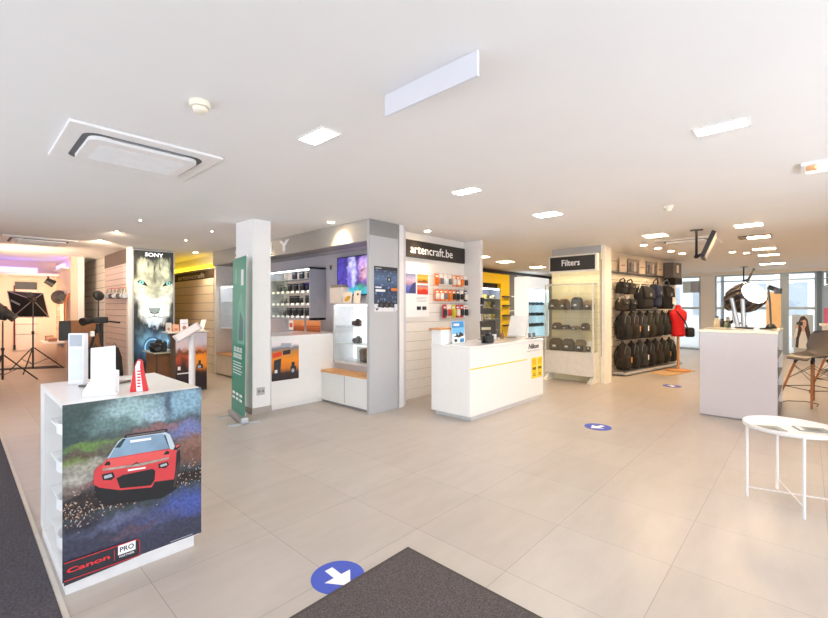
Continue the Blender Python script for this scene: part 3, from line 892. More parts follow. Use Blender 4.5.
MB().box(-.14, .14, -.100, -.082, .03, .11, .01).build('front_pocket', M('bag_grey2', (98, 92, 88), .8), t, False)
MB().tube([(-.1, 0, .19), (-.06, 0, .235), (.06, 0, .235), (.1, 0, .19)], .008).build('handle', BLACK, t, False)
t = thing('product_box', 'small orange box beside the camera bag in the lit showcase', 'box', (4.2, 4.53, SZ0 + .031 + .21)); t.location.z = sh1 - .20 + .0
bpy.data.objects.remove(t)
t = thing('round_sign', 'small round grey lens badge card low in the lit showcase', 'card', (4.25, 5.02, SZ0 + .03))
MB().box(4.24, 4.246, 4.86, 5.14, SZ0 + .031, SZ0 + .235).build('card', PAPER, t)
MB().lathe([(.0, 0), (.05, 0), (.05, .004)], 20, c=(4.235, 5.03, SZ0 + .16), axis='X').build('badge', PALEINK, t)
# boxes and cards on top of the showcase
t = thing('product_box', 'tall white box on top of the lit showcase', 'box', (4.15, 5.28, SZ1))
a, b_ = onX(4.05, 329.7, 300).y, onX(4.05, 341.5, 300).y
MB().box(4.05, 4.20, b_, a, SZ1 + .001, SZ1 + .245, .003).build('carton', M('carton_white', (238, 230, 224), .5), t)
MB().box(4.06, 4.19, b_ + .01, a - .01, SZ1 + .246, SZ1 + .29, .004).build('lid', M('carton_grey', (150, 138, 128), .5), t)
for i, (pa, pb, hh) in enumerate(((342.8, 351.5, .165), (353.2, 360, .18))):
    a, b_ = onX(4.02, pa, 300).y, onX(4.02, pb, 300).y
    poster_wall('display_card', ('white card with a golden emblem on the lit showcase, beside the tall box', 'white card with a small dark dot on the lit showcase, rightmost')[i], 'card', frameR((4.02, a, SZ1 + .001), RZX, .12), a - b_, hh, M('card_cream', (240, 228, 214), .5),
                [(M('gold_ink', (214, 164, 62), .4), ell(.5, .4, .36, .22, 14, .5))] if i == 0 else [(INK, ell(.6, .7, .13, .1, 12))], 'cards on the showcase')

# outlet on the column
p = onY(5.33, 260.5, 391)
t = thing('wall_outlet', 'grey double socket low on the white column', 'socket', (p.x, 5.33, p.z))
MB().box(p.x - .055, p.x + .055, 5.316, 5.329, p.z - .05, p.z + .05, .003).build('plate', M('socket_grey', (190, 188, 188), .5), t)
for d in (-.026, .026):
    MB().lathe([(.018, 0), (.018, -.003)], 14, c=(p.x + d, 5.316, p.z), axis='Y').build('socket', MIDG, t)

# green roll-up banner standing before the column
bl = Vector((2.47, 5.55, 0)); br = Vector((2.36, 4.95, 0)); u = (br - bl).normalized(); nn = Vector((u.y, -u.x, 0)); Wb = (br - bl).length
bt = thing('roll_up_banner', 'green roll up banner with white print standing before the white column', 'banner', tuple((bl + br) / 2))
lean = Vector((0, 0, 1)) + u * .035
lean.normalize()
fr = (bl + Vector((0, 0, .085)), u, lean, nn)
BGN = ramp_mat('banner_print', [(0, (44, 128, 108)), (.4, (48, 140, 116)), (.62, (84, 152, 138)), (.8, (70, 158, 132)), (1, (52, 148, 122))], noise=.2, ns=4)
G2 = M('banner_pale', (126, 182, 164), .5); W2 = M('banner_white', (238, 244, 240), .5)
lay = [(G2, [(.42, .45), (.92, .45), (.92, .62), (.7, .78), (.45, .70)]), (M('banner_grey', (98, 124, 122), .5), [(.5, .47), (.84, .47), (.84, .6), (.6, .66)]), (G2, [(.2, .84), (.36, .83), (.36, .93), (.2, .94)]), (W2, [(.66, .82), (.84, .82), (.84, .92), (.66, .92)])]
for v, n_ in ((.395, 6), (.355, 6)):
    for k in range(n_):
        u_ = .16 + k * .112
        lay.append((W2, [(u_, v), (u_ + .085, v), (u_ + .085 - .02 * (k % 2), v + .030), (u_ + .02 * ((k + 1) % 2), v + .030)]))
        lay.append((BGN, [(u_ + .03, v + .008), (u_ + .055, v + .008), (u_ + .055, v + .018), (u_ + .03, v + .018)]))
for k in range(5):
    v = .325 - k * .018; lay.append((W2, [(.16, v), (.16 + (.7 if k % 2 else .62), v), (.16 + (.7 if k % 2 else .62), v + .006), (.16, v + .006)]))
for r_ in (.115, .085):
    for k in range(3):
        lay.append((W2, [(.14 + k * .27, r_), (.34 + k * .27, r_), (.34 + k * .27, r_ + .017), (.14 + k * .27, r_ + .017)]))
ba = art('banner_sheet', fr, Wb, 1.94, BGN, lay, bt, .003)
MB().box(-Wb / 2 - .01, Wb / 2 + .01, -.045, .045, .012, .08, .012).build('base', ALU, bt, False).rotation_euler = (0, 0, math.atan2(u.y, u.x))
for s_ in (-1, 1):
    c_ = (bl + br) / 2 + u * (s_ * Wb * .42)
    MB().box(-.015, .015, -.19, .19, .0005, .014, 0, Matrix.Translation(c_) @ Matrix.Rotation(math.atan2(u.y, u.x), 4, 'Z')).build('foot', ALU, bt)
tb = fr[0] + lean * 1.94
MB().tube([tb - nn * .006, tb + u * Wb - nn * .006], .009).build('top_bar', ALU, bt)
bk = fr[0] + u * Wb * .5 - nn * .03
MB().tube([bk - Vector((0, 0, .03)), bk + lean * 1.93], .008).build('pole', ALU, bt)

# ------------------------------------------------------------------ accessories on the white wall
PB = thing('photo_board', 'white board with three landscape photos on the white slatwall', 'photo board', (4.87, 4.48, 1.3))
MB().box(4.50, 5.19, 4.470, 4.484, 1.26, 2.0, .002).build('board', PAPER, PB)
art('photo', frameY(4.60, 4.469, 1.625), .265, .30, ramp_mat('photo_lake', [(0, (70, 90, 180)), (.35, (110, 120, 210)), (.5, (190, 150, 170)), (.7, (206, 190, 214)), (1, (120, 130, 180))], noise=.3), [(M('rock_blue', (64, 74, 128), .5), [(.3, .0), (1, 0), (1, .6), (.7, .5)])], PB)
art('photo', frameY(4.90, 4.469, 1.79), .255, .14, ramp_mat('photo_dunes', [(0, (206, 110, 20)), (.4, (236, 150, 30)), (.6, (250, 190, 80)), (1, (226, 150, 60))], noise=.3), [(BROWN, [(.1, .1), (.9, .14), (.9, .3), (.6, .42), (.4, .25), (.1, .3)])], PB)
art('photo', frameY(4.90, 4.469, 1.615), .255, .145, ramp_mat('photo_canyon', [(0, (190, 50, 24)), (.4, (226, 80, 30)), (.6, (240, 140, 80)), (1, (150, 110, 150))], noise=.25), [(RED, [(0, .1), (1, .1), (1, .4), (.6, .62), (.3, .4), (0, .5)])], PB)
mb = MB()
for k in range(4):
    z = 1.565 - k * .022; mb.box(4.88 + .02 * (k == 3), 5.14 - .03 * (k % 2), 4.4685, 4.4699, z, z + .008)
mb.build('caption', PALEINK, PB)
for x in (4.93, 5.06):
    MB().box(x - .04, x + .04, 4.45, 4.4699, 1.37, 1.425, .004).build('sample', INK, PB)


def make_pack(name, label, loc, w, h, body, accent, group):
    t = thing(name, label, 'accessory pack', loc, 0, group)
    MB().box(-w / 2, w / 2, -.004, .004, -h, 0, .001).build('card', body, t, False)
    MB().loft([(-h * .85, 0, -.018, w * .36, .014, 4), (-h * .8, 0, -.022, w * .4, .018, 4), (-h * .4, 0, -.022, w * .4, .018, 4), (-h * .34, 0, -.018, w * .34, .012, 4)], 16).build('product', accent, t, False)
    MB().box(-w * .3, w * .3, -.0055, -.004, -h * .27, -h * .14).build('title', PAPER if body is not PAPER else ORANGE, t, False)
    return t


OWHITE = M('pack_pale', (244, 232, 222), .45); PEACH = M('pack_peach', (240, 170, 120), .45); PGREY = M('pack_grey', (120, 120, 126), .45)
DORANGE = M('pack_deep_orange', (232, 106, 26), .45); CRIM = M('pack_crimson', (196, 44, 54), .45); LIME = M('pack_lime', (206, 206, 66), .45)
packs = [
    (1.955, .19, [('orange', ORANGE, DORANGE), ('white and grey', OWHITE, PGREY), ('pale', OWHITE, PAPER), ('white with grey insert', OWHITE, PGREY), ('peach', PEACH, OWHITE), ('orange with pale insert', ORANGE, OWHITE), ('peach and orange', PEACH, ORANGE), ('pale with dark insert', OWHITE, INK)], 5.30, .112),
    (1.705, .19, [('deep orange', DORANGE, OWHITE), ('orange and white', ORANGE, PAPER), ('orange with grey insert', ORANGE, PGREY), ('deep orange with orange insert', DORANGE, ORANGE), ('orange with dark insert', ORANGE, INK), ('grey with black insert', PGREY, BLACK), ('pale with black insert', OWHITE, BLACK), ('charcoal with pale insert', INK, OWHITE)], 5.30, .112),
    (1.455, .22, [('red and dark', CRIM, INK), ('white with red trim', OWHITE, CRIM), ('yellow green', LIME, LIME), ('red with white insert', CRIM, OWHITE), ('crimson with dark insert', CRIM, INK), ('white with black insert', PAPER, BLACK)], 5.50, .118)]
mps = MB()
for ri, (z, hh, items, x0, px_) in enumerate(packs):
    for k, (cn, a, b_) in enumerate(items):
        x = x0 + k * px_
        if x > 6.09:
            continue
        make_pack('accessory_pack', '%s accessory pack, %s from left, %s hook row, white wall' % (cn, ORD[k], ('top', 'middle', 'bottom')[ri]), (x, 4.405, z), px_ * .84, hh, a, b_, 'packs hanging on the white slatwall')
        MB().tube([(x, 4.488, z + .008), (x, 4.36, z + .008), (x, 4.35, z + .018)], .0025, 6).build('peg_hook', CHROME, center)
t = thing('wall_phone', 'black intercom handset on the edge of the white return wall', 'intercom', (6.2, 4.15, 1.45))
MB().box(6.165, 6.235, 4.118, 4.149, 1.46, 1.58, .004).build('handset', BLACK, t)
MB().box(6.165, 6.215, 4.125, 4.149, 1.30, 1.44, .004).build('box', DARKG, t)
MB().tube([(6.19, 4.135, 1.31), (6.18, 4.13, 1.2), (6.20, 4.135, 1.08)], .005).build('cord', BLACK, t)

# ------------------------------------------------------------------ white and yellow desk
dk = thing('sales_desk', 'long white sales desk with a thin yellow line in the middle of the shop', 'desk', (5.26, 3.34, 0))
MB().box(4.28, 6.24, 3.03, 3.65, .06, .895, .003).build('body', GLOSS, dk)
MB().box(4.27, 6.25, 3.02, 3.66, .897, .925, .003).build('worktop', GLOSS, dk)
MB().box(4.33, 6.19, 3.05, 3.62, .0005, .06).build('plinth', M('plinth_grey', (206, 205, 206), .4), dk)
MB().box(4.28, 5.72, 3.027, 3.0295, .638, .652).build('yellow_line', YELLOW, dk)
text('lettering', 'Nikon', frameY(5.76, 3.03, .79), 0, 0, .33, .075, INK, dk, .0008, .003, .02, .25)
mb = MB()
for a, b_ in ((5.72, 5.85), (5.87, 5.93), (5.95, 6.13)):
    mb.box(a, b_, 3.0275, 3.0295, .752, .764)
mb.build('small_print', PALEINK, dk)
for i, x in enumerate((5.86, 6.04)):
    t = tag(art('leaflet', frameY(x, 3.0285, .34), .155, .31, YELLOW, [(M('leaf_ink', (120, 100, 20), .5), [(.15, .42), (.85, .42), (.85, .54), (.15, .54)]), (M('leaf_pale', (236, 190, 20), .5), [(.1, .66), (.9, .66), (.9, .92), (.1, .92)]), (MC['leaf_ink'], [(.2, .12), (.8, .12), (.8, .16), (.2, .16)]), (MC['leaf_ink'], [(.2, .2), (.7, .2), (.7, .24), (.2, .24)])]), ('left yellow leaflet on the front of the white desk', 'right yellow leaflet on the front of the white desk')[i], 'leaflet', 'yellow leaflets')
DT = .9255
t = thing('display_box', 'white box with a brown cardboard top on the left end of the desk', 'box', (4.62, 3.52, DT))
b0, b1 = onY(3.46, 441, 341).x, onY(3.46, 451.6, 341).x
t.location = ((b0 + b1) / 2, 3.55, DT)
MB().box(b0, b1, 3.46, 3.62, DT, DT + .19, .004).build('box', PAPER, t)
MB().poly([(b0 - .05, 3.45, DT + .192), (b1, 3.45, DT + .192), (b1, 3.62, DT + .192), (b0 - .05, 3.62, DT + .192)], (0, 0, .022)).build('cardboard_top', M('cardboard', (206, 146, 92), .7), t)
t = thing('counter_poster', 'blue and white upright poster on the desk behind the camera', 'poster', (4.98, 3.42, DT))
q = onY(3.40, 452.5, 341); q2 = onY(3.40, 465, 341)
art('sheet', frameR((q.x, 3.40, DT + .004), 0, .08), q2.x - q.x, .30, M('poster_blue_white', (226, 236, 246), .4), [
    (BLUE, [(.02, .7), (.98, .7), (.98, .98), (.02, .98)]), (M('sky_blue', (110, 184, 232), .4), [(.02, .42), (.98, .42), (.98, .7), (.02, .7)]), (INK, [(.1, .32), (.3, .36), (.34, .5), (.5, .36), (.62, .52), (.9, .4), (.9, .33), (.5, .26)]), (PAPER, [(.15, .78), (.6, .78), (.6, .88), (.15, .88)]),
    (BLUE, [(.55, .05), (.9, .05), (.9, .22), (.6, .2)]), (INK, ell(.25, .14, .12, .07))], t)
MB().box(q.x + .01, q2.x, 3.385, 3.45, DT, DT + .008).build('foot', GLASS, t)
make_camera('dslr_camera', 'black camera with lens lying in front of the blue poster on the desk', (4.93, 3.20, DT), math.radians(-35), 1.25)
t = thing('tablet_stand', 'large slanted silver display on a stand at the right of the desk', 'display', (5.95, 3.45, DT))
mt = Matrix.Translation((5.93, 3.32, DT + .03)) @ Matrix.Rotation(math.radians(10), 4, 'Z') @ Matrix.Rotation(math.radians(28), 4, 'Y')
MB().box(-.012, .012, -.15, .15, .0, .36, .004, mt).build('screen_back', M('display_silver', (206, 208, 210), .35, .3), t)
MB().box(-.016, -.0125, -.14, .14, .01, .35, 0, mt).build('screen_panel', M('display_pale', (222, 222, 218), .25), t)
MB().tube([(6.02, 3.40, DT + .01), (6.06, 3.40, DT + .1), (6.03, 3.40, DT + .2)], .012).build('arm', CHROME, t)
MB().box(5.88, 6.12, 3.32, 3.48, DT, DT + .012, .004).build('base', CHROME, t)
for i, x in enumerate((6.00, 6.15)):
    t = thing('price_frame', ('small dark price stand at the right end of the desk, left one', 'small dark price stand at the right end of the desk, outermost one')[i], 'price stand', (x, 3.14, DT), 0, 'small price stands')
    art('card', frameR((x - .045, 3.13, DT + .003), 0, .2), .085, .085, DARKG, [(PAPER, [(.05, .02), (.95, .02), (.95, .2), (.05, .2)]), (PALEINK, [(.15, .55), (.6, .55), (.6, .62), (.15, .62)])], t)
    MB().box(x - .04, x + .04, 3.12, 3.18, DT, DT + .005).build('foot', BLACK, t)
t = thing('tray', 'flat oval tray of small things on the middle of the desk', 'tray', (5.36, 3.34, DT))
MB().loft([(DT, 5.36, 3.34, .13, .09, 2), (DT + .012, 5.36, 3.34, .15, .11, 2), (DT + .014, 5.36, 3.34, .14, .10, 2)], 28).build('dish', M('tray_wood', (206, 196, 178), .5), t)
for i, (x, y, hh, m, l) in enumerate(((5.45, 3.52, .10, CHROME, 'small metal cup on the desk behind the tray'), (5.58, 3.5, .075, PAPER, 'small white pot on the desk, left of the slanted display'), (5.66, 3.42, .085, M('pot_brown', (150, 104, 70), .5), 'small brown pot on the desk, beside the slanted display'))):
    t = thing('pot', l, 'pot', (x, y, DT), 0, 'pots on the desk')
    MB().lathe([(.026, 0), (.034, hh * .5), (.032, hh), (.027, hh), (.026, .012), (0, .012)], 18).build('cup', m, t, False)
    MB().tube([(0, 0, .012), (.02, .0, hh + .05)], .005).build('pen', DARKG, t, False)
t = thing('counter_sign', 'square black sign standing at the back of the desk', 'sign', (5.42, 3.60, DT))
q = onY(3.58, 480.5, 341); q2 = onY(3.58, 495.5, 341)
art('board', frameR((q.x, 3.58, DT + .003), 0, .05), q2.x - q.x, .275, M('sign_black', (42, 38, 36), .5), [(M('sign_print', (190, 186, 160), .5), [(.05, .52), (.66, .5), (.66, .64), (.05, .66)])], t, .012)
MB().box(q.x + .02, q2.x - .02, 3.56, 3.64, DT, DT + .006).build('foot', BLACK, t)

# ------------------------------------------------------------------ red and white rally counter at the front
cc = thing('brand_counter', 'white display counter with a red rally car poster in the front left', 'counter', (.68, 3.06, 0))
X0, X1, Y0, Y1, CT = .36, .985, 2.65, 3.485, .93
b = MB(); b.box(X0, X1, Y0, Y1, CT - .03, CT); b.box(X0 + .22, X1, Y0, Y1, .06, CT - .031)
b.box(X0, X0 + .219, Y0, Y0 + .022, .06, CT - .031).box(X0, X0 + .219, Y1 - .16, Y1, .06, CT - .031).box(X0, X0 + .219, Y0 + .022, Y1 - .16, .06, .085)
b.build('carcass', WHITE, cc)
MB().box(X0 + .006, X1 - .03, Y0 + .0, Y1 - .03, .0005, .06).build('plinth', M('plinth_pale', (222, 222, 224), .45), cc)
for k, z in enumerate((.135, .335, .535, .735)):
    yc, rr_ = Y0 + .30, .24
    pk = MB(); pr = [(X0 + .150 - .145 * math.sin(PI * j / 12), Y0 + .05 + j * (.46 / 12)) for j in range(13)]
    pk.poly([(x, y, z) for x, y in pr] + [(x + .006, y, z) for x, y in pr[::-1]], (0, 0, .055))
    pk.build('brochure_lip', M('lip_white', (236, 236, 238), .3), cc)
    MB().box(X0 + .03, X0 + .215, Y0 + .024, Y1 - .162, z - .012, z).build('shelf', WHITE, cc)
    mt = Matrix.Translation((X0 + .10, Y0 + .28, z + .002)) @ Matrix.Rotation(math.radians(-14), 4, 'Y')
    t = thing('brochure', 'white brochure stack in the counter side, %s pocket' % ('lowest', 'second lowest', 'third', 'top')[k], 'brochure', (X0 + .1, Y0 + .28, z), 0, 'brochures in the counter side')
    MB().box(-.012, .012, -.2, .2, .0, .145, 0, mt).build('pages', PAPER, t)

FRC = frameY(.353, Y0 - .001, .066); CW, CH = .642, .862


def cuv(x, y):
    p_ = onY(2.645, x, y); return ((p_.x - FRC[0].x) / CW, (p_.z - FRC[0].z) / CH)


def cA(*pts):   # shapes traced from an enlarged view, 5.52 : 1
    return [cuv(60 + a / 5.52, 380 + b_ / 5.52) for a, b_ in pts]


def cB(*pts):
    return [cuv(55 + a / 5.148, 480 + b_ / 5.148) for a, b_ in pts]


RALLY = blob_mat('rally_background', (62, 74, 78), [
    (.08, .90, .30, .16, (38, 62, 58), .6), (.45, .90, .26, .12, (146, 176, 178), .6), (.85, .92, .26, .10, (122, 158, 178), .6), (.72, .92, .05, .16, (64, 86, 104), .7), (.30, .84, .22, .06, (92, 118, 116), .7), (.62, .85, .12, .05, (150, 176, 190), .7), (.45, .78, .35, .05, (70, 84, 84), .7),
    (.20, .745, .30, .030, (98, 128, 62), .7), (.12, .70, .24, .03, (92, 78, 62), .7), (.05, .665, .14, .03, (108, 128, 62), .7), (.38, .72, .22, .04, (96, 98, 78), .7), (.20, .63, .26, .05, (158, 154, 140), .6), (.12, .56, .20, .05, (170, 166, 156), .6), (.30, .575, .16, .03, (104, 90, 84), .7), (.05, .50, .22, .05, (118, 104, 100), .7), (.24, .52, .15, .03, (130, 92, 96), .7),
    (.66, .775, .28, .035, (132, 92, 92), .7), (.88, .73, .20, .07, (104, 112, 160), .7), (.93, .63, .22, .09, (128, 92, 80), .7), (.95, .55, .2, .06, (112, 78, 66), .7),
    (.5, .42, 1.0, .075, (34, 27, 26), .5), (.15, .44, .3, .05, (50, 42, 42), .6), (.5, .12, 1.0, .21, (56, 58, 78), .45), (.30, .27, .35, .05, (92, 98, 128), .7), (.85, .24, .26, .10, (70, 86, 156), .7), (.62, .20, .25, .07, (72, 78, 116), .7), (.45, .18, .2, .03, (86, 72, 88), .7), (.1, .30, .2, .06, (46, 46, 60), .7)], warp=.035, ns=9, speck=(60, .22))
SPK = ramp_mat('gravel_spray', [(0, (34, 26, 24)), (1, (48, 36, 32))], noise=.1, speck=(70, .60, (214, 178, 150)), coords='Generated')
CRED = M('rally_red', (206, 62, 66), .4); CRED2 = M('rally_red_bright', (224, 88, 84), .4); GLSS = M('rally_screen', (132, 160, 184), .3, var=.2, vs=9)
ROOFW = M('rally_roof', (188, 202, 212), .4); LEAF = M('poster_moss', (104, 150, 56), .6, var=.3, vs=30); DK = M('poster_shadow', (18, 16, 20), .5); FOREST = M('poster_forest', (40, 62, 62), .6, var=.2, vs=14)
DUST = M('poster_dust', (126, 88, 76), .6, var=.15, vs=14); MIST = M('poster_mist', (140, 178, 190), .6, var=.15, vs=8); STONE = M('poster_stone', (158, 152, 140), .6, var=.3, vs=28); STONE2 = M('poster_stone_dark', (104, 92, 92), .6, var=.3, vs=24)
BLUEF = M('poster_blue_sheen', (70, 84, 150), .5, var=.1, vs=8); BAR = M('poster_dusk', (58, 60, 78), .5)
SP_ = (M('spray_sand', (206, 168, 140), .6), M('spray_brown', (120, 88, 72), .6), M('spray_pale', (190, 180, 180), .6))
rs = random.Random(5); SPRAY = []
for _i in range(430):
    u_ = rs.random(); v_ = .41 + rs.gauss(0, .045) + .05 * (u_ - .5)
    if rs.random() < .18:
        u_ = rs.random() * .22; v_ = .30 + rs.random() * .14
    a_ = rs.uniform(.002, .0075); an = rs.random() * 3
    SPRAY.append(ell(u_, min(max(v_, .26), .56), a_ * 1.3, a_ * .6, 5, an))
L_ = [
    *[(SP_[i % 3], q) for i, q in enumerate(SPRAY)],
    (DK, cA((190, 560), (650, 500), (640, 600), (560, 650), (250, 690), (200, 650))),
    # the car
    (CRED, cA((183, 572), (188, 500), (205, 478), (240, 455), (262, 430), (600, 378), (640, 386), (655, 440), (648, 505), (632, 545), (520, 560), (505, 590), (330, 606), (215, 592))),
    (CRED2, cA((240, 458), (265, 436), (600, 382), (606, 420), (430, 455), (232, 490))),
    (ROOFW, cA((258, 432), (318, 338), (345, 318), (576, 286), (604, 298), (640, 385), (605, 380), (580, 300), (345, 334), (280, 428))),
    (GLSS, cA((266, 432), (322, 342), (348, 324), (566, 294), (600, 376))), (PAPER, cA((385, 332), (500, 316), (502, 328), (387, 345))), (FOREST, cA((300, 372), (345, 322), (362, 322), (330, 372))),
    (DK, cA((350, 316), (362, 300), (590, 268), (592, 282), (575, 288), (352, 320))), (STONE2, cA((366, 306), (580, 274), (578, 284), (366, 314))),
    (DK, cA((240, 470), (258, 446), (275, 450), (276, 468))), (DK, cA((568, 412), (585, 388), (602, 392), (600, 408))),
    (DK, cA((622, 384), (634, 360), (658, 352), (660, 368), (640, 384))), (CRED2, cA((634, 362), (656, 354), (656, 362), (640, 372))),
    (DK, cA((228, 520), (290, 506), (302, 532), (282, 550), (236, 552))), (PALEINK, cA((240, 528), (282, 516), (288, 532), (244, 544))),
    (DK, cA((540, 462), (592, 448), (600, 466), (580, 484), (544, 486))), (PALEINK, cA((550, 468), (586, 456), (590, 468), (554, 480))),
    (STONE, cA((232, 488), (420, 462), (598, 424), (600, 434), (425, 476), (420, 474), (236, 500))), (DK, cA((385, 474), (420, 450), (440, 464), (420, 460))), (DK, cA((310, 540), (345, 522), (510, 488), (524, 500), (520, 550), (500, 580), (330, 596))),
    (PAPER, cA((372, 492), (470, 478), (470, 486), (374, 502))),
    (DK, cA((212, 592), (330, 606), (330, 640), (220, 640))), (DK, cA((640, 400), (660, 380), (662, 440), (640, 590), (618, 600), (634, 500))), (M('rally_tyre', (64, 52, 50), .6), cA((640, 480), (656, 440), (650, 520), (634, 590), (622, 590))),
    # ground and print below
    (M('poster_bar', (42, 40, 50), .5), cB((44, 425), (425, 298), (437, 385), (44, 545))),
]
pc = art('poster_panel', FRC, CW, CH, RALLY, L_, cc, .004, .000015)
Ofr = (FRC[0], FRC[1], FRC[2], FRC[3])


def rim(pts, w_):
    out = []
    for a, b_ in zip(pts, pts[1:]):
        a = Vector(a); b_ = Vector(b_); d = (b_ - a).normalized(); n_ = Vector((-d.y, d.x)) * w_
        out.append([tuple(a - n_), tuple(b_ - n_), tuple(b_ + n_), tuple(a + n_)])
    return out


mb = MB(); RR = M('canon_red', (222, 52, 58), .4, var=.01)
for q in rim([cB((44, 428))[0], cB((418, 302))[0], cB((432, 308))[0], cB((434, 372))[0], cB((424, 386))[0], cB((44, 520))[0]], .0022) + rim([cB((303, 356))[0], cB((303, 412))[0]], .002):
    mb.poly([Ofr[0] + Ofr[1] * (a * CW) + Ofr[2] * (b_ * CH) + Ofr[3] * .0145 for a, b_ in q])
mb.build('logo_frame', RR, pc)
a0, a1 = cB((58, 480))[0], cB((280, 388))[0]
text('lettering', 'Canon', FRC, a0[0] * CW, a0[1] * CH - .0, a1[0] * CW, a1[1] * CH + .012, RR, pc, .0145, .0006, .03)
a0, a1 = cB((322, 396))[0], cB((412, 322))[0]
z0 = min(a0[1], a1[1]) * CH; z1 = max(a0[1], a1[1]) * CH
b0 = cB((322, 388))[0]; b1 = cB((412, 318))[0]
mb = MB(); O = FRC[0]
mb.box(O.x + b0[0] * CW, O.x + b1[0] * CW, O.y - .0145, O.y - .0140, O.z + b0[1] * CH + .004, O.z + b0[1] * CH + .052); mb.build('logo_tile', PAPER, pc)
text('lettering', 'PRO', FRC, b0[0] * CW + .008, b0[1] * CH + .016, b1[0] * CW - .008, b0[1] * CH + .042, INK, pc, .0146, .0004, .02)
text('lettering', 'PARTNER', FRC, b0[0] * CW + .006, b0[1] * CH - .012, b1[0] * CW - .006, b0[1] * CH - .002, PAPER, pc, .0146, .0004, .01)
q0, q1 = cB((590, 318))[0], cB((705, 278))[0]
mb = MB(); mb.box(O.x + q0[0] * CW, O.x + q1[0] * CW, O.y - .0145, O.y - .0140, O.z + q0[1] * CH, O.z + q0[1] * CH + .004); mb.build('small_print', PALEINK, pc)

# things on the rally counter
t = thing('phone_display', 'tall white display pillar with a grey top on the front left counter', 'display', (.55, 3.30, CT))
mt = Matrix.Translation((.515, 3.29, CT + .0005)) @ Matrix.Rotation(math.radians(-42), 4, 'Z')
MB().box(-.045, .045, -.022, .022, .0, .315, .006, mt).build('pillar', M('pillar_white', (232, 234, 242), .25), t)
MB().box(-.036, .036, -.0232, -.0224, .235, .305, 0, mt).build('dark_lens', PALEINK, t); MB().box(-.036, .036, -.0232, -.0224, .03, .22, 0, mt).build('glossy_front', M('pillar_blue', (206, 212, 232), .2), t)
t = thing('flat_tray', 'dark edged clear tray lying on the front left counter', 'tray', (.60, 3.28, CT))
mt = Matrix.Translation((.63, 3.17, CT + .0005)) @ Matrix.Rotation(math.radians(-50), 4, 'Z')
MB().box(-.09, .09, -.10, .10, 0, .012, .004, mt).build('rim', M('tray_dark', (90, 84, 74), .4), t); MB().box(-.075, .075, -.085, .085, .0125, .014, 0, mt).build('glass', M('tray_glass', (206, 212, 208), .1), t)
t = thing('card_stand', 'large blank white card leaning back on the front left counter', 'card', (.62, 2.98, CT))
mt = Matrix.Translation((.585, 2.99, CT + .0005)) @ Matrix.Rotation(math.radians(-32), 4, 'Z') @ Matrix.Rotation(math.radians(-16), 4, 'X') @ Matrix.Rotation(math.radians(-6), 4, 'Y')
MB().box(-.065, .06, -.002, .002, .0, .25, 0, mt).build('card', PAPER, t); MB().box(-.03, .03, .002, .07, .0, .006, 0, Matrix.Translation((.585, 2.99, CT + .0005)) @ Matrix.Rotation(math.radians(-32), 4, 'Z')).build('foot', PAPER, t)
t = thing('brochure_holder', 'white curved brochure holder with loose sheets on the front left counter', 'holder', (.56, 2.80, CT))
mt = Matrix.Translation((.535, 2.80, CT + .0005)) @ Matrix.Rotation(math.radians(-30), 4, 'Z')
pr = [(-.075, 0), (.075, 0), (.075, .115), (.05, .12), (.0, .105), (-.045, .075), (-.07, .03)]
MB().poly([mt @ Vector((a, -.03, b_)) for a, b_ in pr], mt.to_3x3() @ Vector((0, .004, 0))).build('front_plate', PAPER, t)
MB().poly([mt @ Vector((a, .03, b_ * 1.1)) for a, b_ in pr], mt.to_3x3() @ Vector((0, .004, 0))).build('back_plate', PAPER, t)
MB().box(-.075, .075, -.0255, .0295, 0, .006, 0, mt).build('base', PAPER, t)
for k in range(4):
    m2 = mt @ Matrix.Translation((.035, -.018 + k * .012, .007)) @ Matrix.Rotation(math.radians(-8 + k * 3), 4, 'Y')
    MB().box(-.03, .03, -.001, .001, 0, .12 - .006 * k, 0, m2).build('sheet', PAPER, t)
t = thing('tent_card', 'red arched tent card with white printed band on the front left counter', 'tent card', (.69, 2.72, CT))
mt = Matrix.Translation((.700, 2.755, CT + .0008)) @ Matrix.Rotation(math.radians(-20), 4, 'Z')
pf = [(-.042 + .028 * (j / 10) ** 1.2, .165 * (j / 10)) for j in range(11)]
pf = pf + [(-.004, .178), (.008, .176)] + [(.016 + .028 * (1 - j / 10) ** 1.3, .165 * (j / 10)) for j in range(10, -1, -1)]
n_ = mt.to_3x3()
sh = [mt @ Vector((q[0], 0, q[1])) for q in pf]
MB().poly(sh, n_ @ Vector((0, .055, 0))).build('red_tent', RED, t)
bd = [(-.010, .0), (-.016, .14), (-.004, .172), (.008, .172), (.006, .14), (.020, .0)]
bo = MB().poly([mt @ Vector((q[0], -.0015, q[1])) for q in bd], n_ @ Vector((0, .001, 0))).build('white_band', PAPER, t)
st_ = MB()
for k in range(6):
    st_.poly([mt @ Vector(q) for q in ((-.006 - .0 * k, -.0022, .025 + k * .017), (.010, -.0022, .025 + k * .017), (.009, -.0022, .034 + k * .017), (-.007, -.0022, .034 + k * .017))])
st_.build('print_marks', RED, bo)

